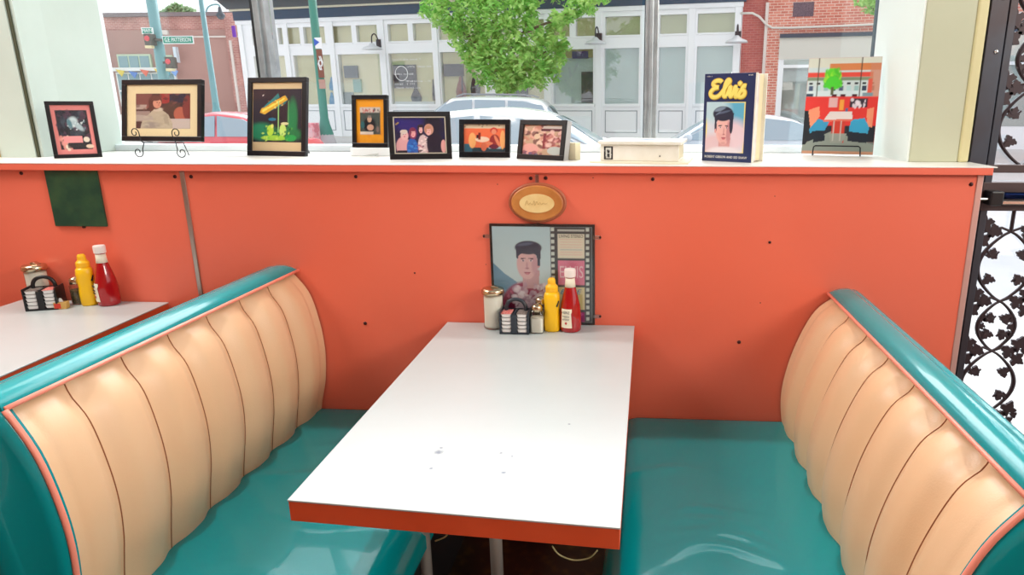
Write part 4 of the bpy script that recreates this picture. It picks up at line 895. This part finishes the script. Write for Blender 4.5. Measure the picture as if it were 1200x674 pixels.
# right brick building on the same street line
bb = root('brick_shop_building', 'red brick building with a beige sign band right of the white storefront', 'building', F0, FA)
BRK = brick_mat('red_brick_wall', (206, 118, 104), (226, 146, 128), (230, 206, 192), .9); BRKD = brick_mat('painted_red_brick', (176, 92, 92), (190, 106, 100), (190, 130, 120), .8)
uA, uB, uC = U(869, 40), U(898, 40), U(911, 90); uE = uC + 9
zt_ = zC + 2.6; zs0 = fac(950, 69)[1]; zs1 = fac(950, 44.0)[1]; zs2 = fac(950, 39.5)[1]
obj('recessed_wall', bx(uA, uB + .05, .12, .4, base, zt_), BRKD, bb)
bm = B(); box(bm, uB, uE + 4, 0, .4, zs2, zt_); box(bm, uB, uC, 0, .4, base, zs2); box(bm, uE, uE + 4, 0, .4, base, zs2); obj('brick_wall', bm, BRK, bb)
obj('edge_trim', bx(uB - .06, uB + .03, -.03, .1, base, zs2 + .9), mat('pale_trim', (226, 214, 206), .6), bb)
obj('sign_band', bx(uC, uE, -.08, .1, zs0, zs1), mat('beige_sign_band', (216, 214, 204), .7), bb)
bm = B(); prism(bm, [(uC, zs1), (uE, zs1), (uE, zs2), (uC, zs2)], -.16, .05); obj('dark_band', bm, mat('dark_navy_band', (56, 72, 90), .6), bb)
bm = B(); z1_ = zs0; box(bm, uC, uC + .16, -.02, .2, base, z1_); box(bm, U(951, 120), U(951, 120) + .3, -.02, .2, base, z1_); zz_ = fac(930, 78)[1]; box(bm, uC, uE, -.04, .2, zz_ - .04, zz_ + .05); zl = fac(930, 147)[1]; box(bm, uC, uE, -.06, .25, base, zl); box(bm, uE - .3, uE, -.02, .2, base, z1_); obj('shop_frame', bm, SW, bb)
wn = obj('shop_window', bx(uC, uE, .22, .26, zl, zs0), mat('grey_green_interior', (160, 174, 170), .8, noise=(.7, (196, 206, 200), .4, .65)), bb); obj('pane', bx(uC, uE, .1, .105, zl, zs0), SHG, wn)
a, z1v = fac(930, 3); b, z0v = fac(953, 19); obj('vent', bx(a, b, -.03, .02, z0v, z1v), mat('dark_vent', (84, 70, 84), .7, noise=(30, (120, 100, 110), .4, .6)), bb)
cp = [fac(x, y) for x, y in ((868, 16), (882, 16), (890, 20), (898, 29), (905, 33), (925, 33), (980, 31), (1036, 28.5), (1060, 27.5))]
obj('conduit', tube(B(), [Vector((q[0], -.10, q[1])) for q in cp], .035, 8), mat('pale_conduit', (220, 214, 206), .5), bb, smooth=True)
rs_ = fac(916, 152); obj('notice', bx(rs_[0] - .1, rs_[0] + .18, -.08, -.06, rs_[1] - .25, rs_[1] + .25), mat('pinkish_notice', (220, 170, 180), .6), bb)

# left brick building farther away
LY = 46.0
def lf(px, py): p = on_y(px, py, LY); return p.x, p.z
lb_ = root('far_brick_building', 'long low brown brick building with white shop windows at the far left', 'building', (0, LY, 0))
BRL = brick_mat('brown_brick_wall', (172, 120, 116), (190, 140, 132), (200, 172, 164), 1.3); BRL2 = mat('dull_brown_render', (166, 132, 126), .9, noise=(.25, (180, 144, 136), .35, .7))
xa, zr = lf(60, 21); xb, _ = lf(282, 19.5); zg = gz(LY) - .6; zm = lf(150, 36)[1]
obj('upper_wall', bx(xa - 20, xb, 0, .5, zm, zr), BRL, lb_); obj('lower_wall', bx(xa - 20, xb, -.15, .5, zg, zm), BRL2, lb_)
obj('coping', bx(xa - 20, xb + .1, -.25, .6, zr, zr + .25), mat('grey_coping', (130, 120, 124), .8), lb_)
obj('string_course', bx(lf(226, 44)[0], xb, -.25, 0, lf(240, 44.5)[1], lf(240, 42.5)[1]), mat('pale_stone', (214, 206, 200), .8), lb_)
x0_, z0_ = lf(265, 16); obj('chimney_pier', bx(x0_, x0_ + .35 + (lf(271, 16)[0] - x0_), -.4, .3, zg, z0_), BRL, lb_)
obj('roof_box', bx(lf(153, 17)[0], lf(187, 17)[0], .6, 3, zr, lf(160, 14.5)[1]), mat('dark_roof_box', (90, 84, 90), .8), lb_)
WW = mat('white_window_frame', (230, 234, 232), .6); WG = mat('grey_window_glass', (130, 160, 168), .3); WL = mat('pale_green_window_frame', (190, 206, 180), .6)
def lwin(x0, x1, y0, y1, n, fm, nz=1):
    a, zt__ = lf(x0, y0); b, zb__ = lf(x1, y1); w = obj('shop_window', bx(a, b, -.30, -.14, zb__, zt__), fm, lb_); g = .12
    cw = (b - a - g) / n; ch = (zt__ - zb__ - g) / nz; bm = B()
    for i in range(n):
        for j in range(nz): box(bm, a + g + i * cw, a + (i + 1) * cw, -.34, -.29, zb__ + g + j * ch, zb__ + (j + 1) * ch)
    obj('pane', bm, WG, w)
lwin(116.5, 133, 61, 79, 1, WW); lwin(140, 182, 64, 82, 3, WL); lwin(184, 207, 65, 84, 2, WL); lwin(118, 135, 92, 135, 1, WW, 2); lwin(139, 215, 85, 128, 5, WW, 2); lwin(277, 287, 58, 100, 1, WW, 3)
a, z1_ = lf(113, 80); b, z0_ = lf(209, 83.5); obj('shop_cornice', bx(a, b, -.6, -.1, z0_, z1_), WW, lb_)
a, z1_ = lf(211, 56); b, z0_ = lf(217, 74); v_ = obj('vertical_sign', bx(a, b, -.8, -.5, z0_, z1_), mat('pale_blue_sign', (206, 222, 232), .6), lb_)
a, z1_ = lf(190.5, 36); b, z0_ = lf(200, 41); obj('wall_plate', bx(a, b, -.3, -.1, z0_, z1_), mat('pale_stone'), lb_)
pen = [(150, 84, (220, 200, 90)), (165, 86, (90, 130, 200)), (178, 84, (220, 110, 90)), (194, 83, (230, 200, 80)), (203, 86, (90, 170, 190)), (212, 84, (120, 160, 220))]
for px_, py_, c in pen:
    a, z_ = lf(px_, py_); obj('pennant', prism(B(), [(a - .32, z_ + .12), (a + .30, z_ + .02), (a + .05, z_ - .35)], -.75, -.7), mat('pennant_%d_%d_%d' % c, c, .7), lb_)
obj('drain_pipe', bx(lf(274.5, 60)[0], lf(277, 60)[0], -.5, -.2, zg, lf(275, 48)[1]), mat('pale_stone'), lb_)
o = obj('purple_banner', bx(lf(281, 40)[0], lf(284.5, 40)[0], -.9, -.8, lf(282, 45)[1], lf(282, 32)[1]), mat('purple_banner', (110, 50, 170), .6), lb_)

# poles
TP = mat('teal_pole_paint', (112, 160, 166), .45); GP = mat('green_pole_paint', (66, 140, 124), .45)
def pole(name, label, px, Y, r0, r1, h, m, cat='pole'):
    p = on_y(px, 124, Y); g = gz(Y); r = root(name, label, cat, (p.x, Y, g))
    obj('shaft', lathe(B(), [(r0 * 1.9, 0), (r0 * 1.9, .5), (r0 * 1.3, .75), (r0, .95), (r1, h)], 16), m, r, smooth=True); return r, p
p1, q1 = pole('signal_pole', 'thick teal signal pole carrying green street name signs, left of the parked cars', 197, 18, .145, .13, 7, TP, 'pole')
SG = mat('street_sign_green', (30, 150, 126), .45)
def sign(label, s, px0, px1, py0, py1, Y, rz=0, m=SG, tm=LW):
    a = on_y(px0, py0, Y); b = on_y(px1, py1, Y); r = root('street_sign', label, 'street sign', ((a.x + b.x) / 2, Y, (a.z + b.z) / 2), rz)
    w, h = abs(b.x - a.x) / 2, abs(a.z - b.z) / 2
    obj('border', bx(-w, w, -.012, .012, -h, h), LW, r); obj('plate', bx(-w + .02, w - .02, -.016, .016, -h + .02, h - .02), m, r)
    text('lettering', s, h * 1.5, tm, r, (0, -.018, 0), depth=.002, width=w * 1.7); return r
sign('long green street name sign reading G.E. PATTERSON beside the teal pole', 'G.E. PATTERSON', 190, 227.5, 42.2, 51.4, 17.8)
sign('short green street name sign reading MAIN left of the teal pole', 'MAIN', 165.5, 180, 32.3, 39.8, 17.7)
for (x0, y0, lb) in ((173, 46, 'pedestrian signal with red hand on the left side of the teal pole'), (197.5, 73, 'pedestrian signal with red hand on the right side of the teal pole')):
    p = on_y(x0, y0, 17.6); r = root('pedestrian_signal', lb, 'signal', p); S = .095
    obj('housing', bx(-S, S, -.02, .24, -S - .06, S + .05), mat('dull_signal_housing', (90, 84, 80), .6), r, bev=.01)
    obj('bracket', bx(-.24 if x0 > 180 else 0, 0 if x0 > 180 else .25, .10, .40, -.03, .03), mat('dull_signal_housing'), r)
    o = obj('red_lamp', lathe(B(), [(.075, 0), (.07, .02), (0, .03)], 20), mat('red_signal', (220, 80, 90), .5), r); o.location = (0, -.02, .02); o.rotation_euler = (PI / 2, 0, 0)
    obj('lower_plate', bx(-S, S, -.03, .1, -S - .14, -S - .07), mat('cream_plate', (226, 214, 170), .6), r)
p2, q2 = pole('street_lamp', 'slender teal street lamp with a curved arm and hanging lantern at the left', 253, 27, .13, .075, 6.6, TP, 'street lamp')
top = on_y(241.5, 14, 27); zrel = top.z - gz(27)
lp = [on_y(x, y, 27) - Vector(p2.location) for x, y in ((241.5, 14), (243.5, 9), (248, 6), (254, 5.2), (257, 6.5), (257.4, 9))]
obj('curved_arm', tube(B(), [interp(lp, k / 20) for k in range(21)], .03, 8), TP, p2, smooth=True)
o = obj('lantern', lathe(B(), [(.02, .25), (.06, .2), (.08, .05), (.16, -.05), (.17, -.1), (.1, -.22), (0, -.25)], 16), mat('slate_lantern', (70, 86, 96), .5), p2, smooth=True); o.location = lp[-1] - Vector((0, 0, .2))
p3, q3 = pole('sign_pole', 'green pole with stacked small signs standing before the white storefront', 378.5, 18, .115, .105, 7, GP, 'pole')
for nm, x0, x1, y0, y1, m_ in (('white_sticker', 368.5, 378, 44, 57, LW), ('brown_sign', 370.5, 380.5, 58, 91, mat('brown_sign', (132, 82, 66), .6)), ('brown_sign', 373.5, 382, 93, 104, mat('brown_white_sign', (190, 150, 136), .6))):
    a = on_y(x0, y0, 17.85) - Vector(p3.location); b = on_y(x1, y1, 17.85) - Vector(p3.location); obj(nm, bx(a.x, b.x, a.y - .012, a.y, b.z, a.z), m_, p3)
a = on_y(375.5, 74, 17.83) - Vector(p3.location); bm = B()
for k in range(8): tube(bm, [a + Vector((.07 * math.cos(k * PI / 4), 0, .10 * math.sin(k * PI / 4))), a + Vector((.05 * math.cos((k + .5) * PI / 4), 0, .2 * math.sin((k + .5) * PI / 4)))], .015, 5)
tube(bm, [a + Vector((.05 * math.cos(k * PI / 6), 0, .08 * math.sin(k * PI / 6))) for k in range(13)], .02, 5); obj('sign_emblem', bm, LW, p3)
a = on_y(371, 49.5, 17.83) - Vector(p3.location); obj('blue_arrow', prism(B(), [(a.x - .07, a.z - .1), (a.x + .08, a.z), (a.x - .07, a.z + .1)], a.y - .01, a.y), mat('blue_arrow', (50, 100, 200), .5), p3)
o = obj('concrete_footing', lathe(B(), [(.30, 0), (.28, .25), (.2, .55), (.14, .6)], 14), mat('grey_footing', (190, 186, 190), .9), p3, smooth=True)
# newspaper box
p = on_y(367.5, 168, 17.5); nb = root('newspaper_box', 'small pinkish red newspaper box beside the green pole', 'newspaper box', (p.x, 17.5, gz(17.5)), 0)
PK = mat('faded_red_box', (226, 120, 134), .6, noise=(6, (240, 180, 186), .45, .6))
zt2 = on_y(367.5, 144, 17.5).z - gz(17.5); obj('cabinet', bx(-.14, .14, -.2, .2, .15, zt2), PK, nb, bev=.02); obj('door_window', bx(-.10, .10, -.21, -.2, zt2 * .5, zt2 * .85), mat('pale_red_window', (236, 190, 196), .5), nb); obj('feet', bx(-.10, .10, -.15, .15, 0, .16), mat('grey_footing'), nb)

# cars
def car(label, cx, cy, L, W, H, rgb, rz=0, group=None, kind='sedan', z=None):
    r = root('car', label, 'car', (cx, cy, gz(cy) if z is None else z), rz, group)
    paint = mat('car_paint_%d_%d_%d' % rgb, rgb, .25, coat=.6); gl = mat('car_glass', (150, 172, 186), .08, coat=.5, spec=.8); rub = mat('tyre_rubber', (40, 42, 46), .8); dark = mat('car_trim_black', (44, 50, 56), .4)
    h = H
    belt = .62 * h; # body stations: x, z top, half width
    if kind == 'suv': st = [(-.5, .50, .80), (-.485, .60, .92), (-.44, .64, .98), (-.2, .64, 1), (.1, .63, 1), (.30, .62, .99), (.42, .58, .95), (.485, .50, .86), (.5, .40, .76)]
    else: st = [(-.5, .46, .76), (-.485, .58, .88), (-.44, .63, .95), (-.25, .66, 1), (.05, .65, 1), (.22, .62, .99), (.38, .56, .95), (.475, .46, .86), (.5, .38, .74)]
    SV = [Vector((a * L, b * h, c * W / 2)) for a, b, c in st]
    def body(u, v):
        p = interp(SV, u); hw, zt3 = p.z, p.y; zb3 = .17 * h
        t = v * PI; cc = math.cos(t); ss = math.sin(t); e = .34
        y = -hw * math.copysign(abs(cc) ** e, cc); zz = zb3 + (zt3 - zb3) * (ss ** .42)
        return Vector((p.x, y * (1 - .05 * (ss ** 4)), zz))
    bm = B(); grid(bm, 48, 24, body)
    for u in (0, 1):
        vs = [bm.verts.new(body(u, j / 24)) for j in range(25)]; bm.faces.new(vs)
    obj('body', bm, paint, r, smooth=True)
    if kind == 'suv': gs = [(-.47, .60, .80), (-.42, .86, .80), (-.34, .975, .80), (-.1, 1.0, .82), (.06, .985, .82), (.12, .93, .82), (.26, .61, .80)]
    else: gs = [(-.40, .62, .74), (-.30, .80, .74), (-.19, .945, .75), (-.03, 1.0, .76), (.06, .985, .76), (.13, .92, .76), (.30, .60, .76)]
    GV = [Vector((a * L, b * h, c * W / 2)) for a, b, c in gs]
    def gh(u, v, off=0):
        p = interp(GV, u); zr3 = p.y; hw = p.z; zb3 = .58 * h; q = (zr3 - zb3) / (h - zb3); q = max(q, 0)
        t = v * PI; cc = math.cos(t); ss = math.sin(t)
        zz = zb3 + (zr3 - zb3) * (ss ** .55); lean = 1.16 - .20 * (zz - zb3) / (h - zb3)
        y = -hw * lean * math.copysign(abs(cc) ** .42, cc)
        return Vector((p.x, y, zz))
    obj('roof', grid(B(), 48, 30, gh), paint, r, smooth=True)
    # side windows: quads lying on the greenhouse side
    def side_pt(xn, zn, s):
        zb3 = .58 * h; zz = zn * h; lean = 1.16 - .20 * (zz - zb3) / (h - zb3); hw = .775 * W / 2 if kind != 'suv' else .82 * W / 2
        return Vector((xn * L, s * (hw * lean * .985 + .012), zz))
    wins = [[(-.30, .665), (-.29, .80), (-.20, .90), (-.055, .945), (-.055, .665)], [(-.04, .665), (-.04, .945), (.055, .925), (.13, .84), (.235, .665)]] if kind != 'suv' else [[(-.43, .68), (-.40, .86), (-.30, .92), (-.22, .93), (-.22, .68)], [(-.205, .68), (-.205, .935), (-.045, .945), (-.045, .68)], [(-.03, .68), (-.03, .945), (.06, .93), (.12, .86), (.20, .68)]]
    for s in (-1, 1):
        for wn_ in wins:
            bm = B(); a = [bm.verts.new(side_pt(x_, z_, s)) for x_, z_ in wn_]; b2 = [bm.verts.new(side_pt(x_, z_, s) + Vector((0, -s * .03, 0))) for x_, z_ in wn_]
            bm.faces.new(a); bm.faces.new(b2[::-1]); n = len(a)
            for i in range(n): bm.faces.new((a[i], a[(i + 1) % n], b2[(i + 1) % n], b2[i]))
            obj('side_window', bm, gl, r)
    def shield(u0, u1, nm):
        def f(u, v):
            uu = u0 + (u1 - u0) * u; vv = .20 + .60 * v; p = gh(uu, vv); q = gh(uu + .01, vv) - gh(uu - .01, vv); n_ = Vector((-q.z, 0, q.x)).normalized()
            if n_.z < 0: n_ = -n_
            return p + n_ * .012
        obj(nm, grid(B(), 10, 12, f), gl, r, smooth=True)
    shield(.82, .965, 'windscreen'); shield(.04, .26 if kind != 'suv' else .16, 'rear_window')
    for sx_w in (-.31, .32):
        for s in (-1, 1):
            o = obj('wheel', lathe(B(), [(0, -.10), (.20, -.10), (.315, -.10), (.33, -.07), (.33, .07), (.315, .10), (.20, .10), (.19, .07), (0, .07)], 28), rub, r, smooth=False)
            o.location = (sx_w * L, s * (W / 2 - .12), .33); o.rotation_euler = (PI / 2, 0, 0)
            o2 = obj('hub_cap', lathe(B(), [(0, -.01), (.19, -.01), (.17, .015), (.05, .02), (0, .02)], 20), mat('alloy', (176, 180, 186), .35, metal=.7), o); o2.location = (0, 0, -s * -.0 + (.1 if s < 0 else -.1)); 
    for s in (-1, 1):
        m_ = obj('side_mirror', lathe(B(), [(0, -.1), (.06, -.08), (.08, 0), (.06, .08), (0, .1)], 14), paint if kind != 'suv' else dark, r, smooth=True); m_.location = (.215 * L, s * (W / 2 + .05), .70 * h); m_.rotation_euler = (PI / 2, 0, 0)
    if kind == 'suv':
        for s in (-1, 1): obj('roof_rail', tube(B(), [(-.34 * L, s * .34 * W, .985 * h), (-.3 * L, s * .34 * W, 1.02 * h), (.02 * L, s * .34 * W, 1.03 * h), (.06 * L, s * .34 * W, .99 * h)], .02, 6), mat('alloy'), r)
    return r
def at_px(px, y): return on_y(px, 140, y).x
car('white car parked right outside the window behind the small picture frames', at_px(598, 6.0), 6.0, 4.7, 1.82, 1.50, (232, 236, 240), 0, 'parked and passing cars', z=-.085)
car('silver blue car partly hidden behind the standing book', at_px(864, 12.0), 12.0, 4.6, 1.8, 1.45, (206, 216, 226), PI, 'parked and passing cars')
car('red car seen between the wide cream frame and the tall sign picture frame', at_px(266, 12.5), 12.5, 3.6, 1.75, 1.45, (226, 96, 106), PI, 'parked and passing cars')
car('white sport utility car with roof rails parked below the street tree', at_px(556, 16.2), 16.2, 4.7, 1.9, 1.62, (236, 240, 244), PI, 'parked and passing cars', kind='suv', z=.05)
car('small dark grey car parked far away at the left under the street lamp', at_px(255, 50), 50, 3.3, 1.8, 1.6, (96, 104, 122), PI + .5, 'parked and passing cars', kind='suv')

# street tree
def leaves(name, blobs, n, size, m, parent, seed=1):
    rs = random.Random(seed); bm = B(); tot = sum(b[3] ** 2 for b in blobs)
    for (cx_, cy_, cz_, rad) in blobs:
        for _ in range(int(n * rad ** 2 / tot)):
            while True:
                d = Vector((rs.uniform(-1, 1), rs.uniform(-1, 1), rs.uniform(-1, 1)))
                if .35 < d.length < 1: break
            p = Vector((cx_, cy_, cz_)) + d * rad
            s = size * rs.uniform(.6, 1.4); e = Euler((rs.uniform(-.9, .9), rs.uniform(-.9, .9), rs.uniform(0, 6.3))).to_matrix()
            vs = [bm.verts.new(p + e @ Vector(q) * s) for q in ((-1, 0, 0), (-.2, -.42, .1), (.6, -.3, .05), (1, 0, -.1), (.6, .3, .05), (-.2, .42, .1))]
            bm.faces.new(vs)
    me = bpy.data.meshes.new(name); bm.to_mesh(me); bm.free(); me.materials.append(m); o = bpy.data.objects.new(name, me); COL.objects.link(o); o.parent = parent; return o
def leaf_mat(name, c1, c2):
    m = mat(name, c1, .5, noise=(2.2, c2, .35, .65)); nt = m.node_tree; b = nt.nodes['Principled BSDF']; tr = nt.nodes.new('ShaderNodeBsdfTranslucent'); mx = nt.nodes.new('ShaderNodeMixShader'); mx.inputs[0].default_value = .4
    src = b.inputs['Base Color'].links[0].from_socket; nt.links.new(src, tr.inputs[0]); nt.links.new(b.outputs[0], mx.inputs[1]); nt.links.new(tr.outputs[0], mx.inputs[2]); nt.links.new(mx.outputs[0], nt.nodes['Material Output'].inputs[0]); return m
LF = leaf_mat('fresh_green_leaves', (126, 204, 90), (206, 238, 150))
TY = 18.6; tb_ = on_y(594, 124, TY); tr_ = root('street_tree', 'bright green street tree in front of the white storefront', 'tree', (tb_.x, TY, gz(TY)))
O = Vector(tr_.location)
def tp(px, py, dy=0): return on_y(px, py, TY + dy) - O
bm = B(); trunk = [Vector((0, 0, 0)), tp(593, 112), tp(590, 90), tp(585, 60)]; tube(bm, [interp(trunk, k / 12) for k in range(13)], [.09 - .004 * k for k in range(13)], 8)
for a_, b_ in (((591, 98), (540, 30)), ((589, 85), (620, 20)), ((588, 75), (570, 0)), ((590, 92), (640, 60)), ((560, 60), (515, 5)), ((610, 40), (680, 8))): tube(bm, [tp(*a_), tp((a_[0] + b_[0]) / 2 + 3, (a_[1] + b_[1]) / 2, .2), tp(*b_)], [.05, .035, .02], 6)
obj('trunk', bm, mat('grey_bark', (110, 96, 84), .9, bump=(30, .4)), tr_)
bl = [(590, 104, 12), (583, 88, 20), (604, 86, 18), (570, 72, 24), (600, 66, 26), (632, 74, 22), (648, 62, 14), (555, 56, 20), (580, 42, 26), (618, 40, 20), (540, 38, 20), (525, 18, 20), (552, 12, 22), (585, 14, 24), (612, 10, 18), (506, 8, 12), (640, 44, 10), (657, 50, 9), (652, 24, 10), (672, 12, 12), (690, 2, 10), (700, -8, 12), (560, -20, 34), (610, -24, 36), (655, -26, 28), (516, -20, 24), (596, 97, 14), (574, 60, 18), (640, 82, 12), (628, 92, 9)]
rs2 = random.Random(4)
blobs = [(*tp(x, y, rs2.uniform(-.5, .5)), rr * .96 * (TY + 2.1) / F) for x, y, rr in bl] + [(*tp(x + rs2.uniform(-1, 1) * rr, y + rs2.uniform(-1, 1) * rr, rs2.uniform(-.6, .6)), rs2.uniform(.10, .20)) for x, y, rr in bl for _ in range(6)]
leaves('foliage', blobs, 12500, .088, LF, tr_)
# trees beyond roofs
t2 = root('distant_tree', 'hazy green treetop showing above the far brown brick building', 'tree', (on_y(210, 20, 60).x, 60, gz(60)))
O2 = Vector(t2.location); bm = B(); tube(bm, [(0, 0, 0), (0, 0, 5)], .25, 8); obj('trunk', bm, mat('grey_bark'), t2)
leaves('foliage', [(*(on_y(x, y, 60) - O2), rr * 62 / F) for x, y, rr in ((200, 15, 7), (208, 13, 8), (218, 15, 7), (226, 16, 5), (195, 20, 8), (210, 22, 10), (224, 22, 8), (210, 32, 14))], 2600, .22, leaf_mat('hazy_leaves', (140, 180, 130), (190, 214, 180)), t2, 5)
t3 = root('street_tree', 'leafy branch of a second street tree at the top right of the window', 'tree', (on_y(1075, 60, 16).x, 16, gz(16)))
O3 = Vector(t3.location); bm = B(); tube(bm, [(0, 0, 0), (0, 0, 2.2), (-.2, 0, 4.2)], [.1, .08, .05], 8); tube(bm, [(0, 0, 2.8), (on_y(1020, 8, 16) - O3)], [.05, .02], 6); obj('trunk', bm, mat('grey_bark'), t3)
leaves('foliage', [(*(on_y(x, y, 16) - O3), rr * 18 / F) for x, y, rr in ((1022, 3, 12), (1032, 10, 8), (1010, -4, 10), (1045, -8, 18), (1070, -10, 26), (1090, 5, 22))], 2600, .07, LF, t3, 8)

# ================================================================== light
w = bpy.data.worlds.new('sky'); SC.world = w; w.use_nodes = True; nt = w.node_tree; bg = nt.nodes['Background']
bg.inputs['Color'].default_value = (.93, .965, 1, 1)
tc = nt.nodes.new('ShaderNodeTexCoord'); dt = nt.nodes.new('ShaderNodeVectorMath'); dt.operation = 'DOT_PRODUCT'
dv = Vector((.10, .70, .71)).normalized(); dt.inputs[1].default_value = dv
mr = nt.nodes.new('ShaderNodeMapRange'); mr.interpolation_type = 'SMOOTHSTEP'
mr.inputs['From Min'].default_value = .76; mr.inputs['From Max'].default_value = .97; mr.inputs['To Min'].default_value = SKY_LOW; mr.inputs['To Max'].default_value = SKY_HIGH
nt.links.new(tc.outputs['Generated'], dt.inputs[0]); nt.links.new(dt.outputs['Value'], mr.inputs['Value']); sz = nt.nodes.new('ShaderNodeSeparateXYZ'); nt.links.new(tc.outputs['Generated'], sz.inputs[0])
zr_ = nt.nodes.new('ShaderNodeMapRange'); zr_.interpolation_type = 'SMOOTHSTEP'; zr_.inputs['From Min'].default_value = .62; zr_.inputs['From Max'].default_value = .95; zr_.inputs['To Min'].default_value = 1; zr_.inputs['To Max'].default_value = .15
nt.links.new(sz.outputs['Z'], zr_.inputs['Value']); ml = nt.nodes.new('ShaderNodeMath'); ml.operation = 'MULTIPLY'; nt.links.new(mr.outputs['Result'], ml.inputs[0]); nt.links.new(zr_.outputs['Result'], ml.inputs[1]); nt.links.new(ml.outputs[0], bg.inputs['Strength'])
def lamp(kind, name, loc, rot, **k):
    l = bpy.data.lights.new(name, kind); o = bpy.data.objects.new(name, l); COL.objects.link(o); o.location = loc; o.rotation_euler = rot
    for a_, b_ in k.items(): setattr(l, a_, b_)
    return o
lamp('SUN', 'noon_sun', (0, 0, 10), (math.radians(0), math.radians(2), 0), energy=SUN_E, angle=.02, color=(1, .985, .95))
def aim(o, t): o.rotation_euler = (Vector(t) - o.location).to_track_quat('-Z', 'Y').to_euler()
a1 = lamp('AREA', 'key_light_right', (3.0, -2.2, 2.9), (0, 0, 0), energy=A1, size=1.6, color=(1, .93, .82)); aim(a1, (0, 0, .8))  # added key light standing in for daylight from the door side
a2 = lamp('AREA', 'fill_light_front', (.0, -1.9, 2.72), (0, 0, 0), energy=A2, size=1.0, color=(1, .95, .88)); aim(a2, (0, 0, .9))  # added frontal fill for the wall, no fixture there
a3 = lamp('AREA', 'fill_light_left', (-2.6, -.85, 3.5), (0, 0, 0), energy=85, size=1.2, color=(1, .96, .9)); aim(a3, (.5, 0, .8))  # added fill from upper left to brighten the right booth
vs = SC.view_settings; SC.display_settings.display_device = 'sRGB'; vs.view_transform = 'Standard'; vs.look = 'None'; vs.exposure = 0; vs.gamma = 1; vs.use_curve_mapping = False
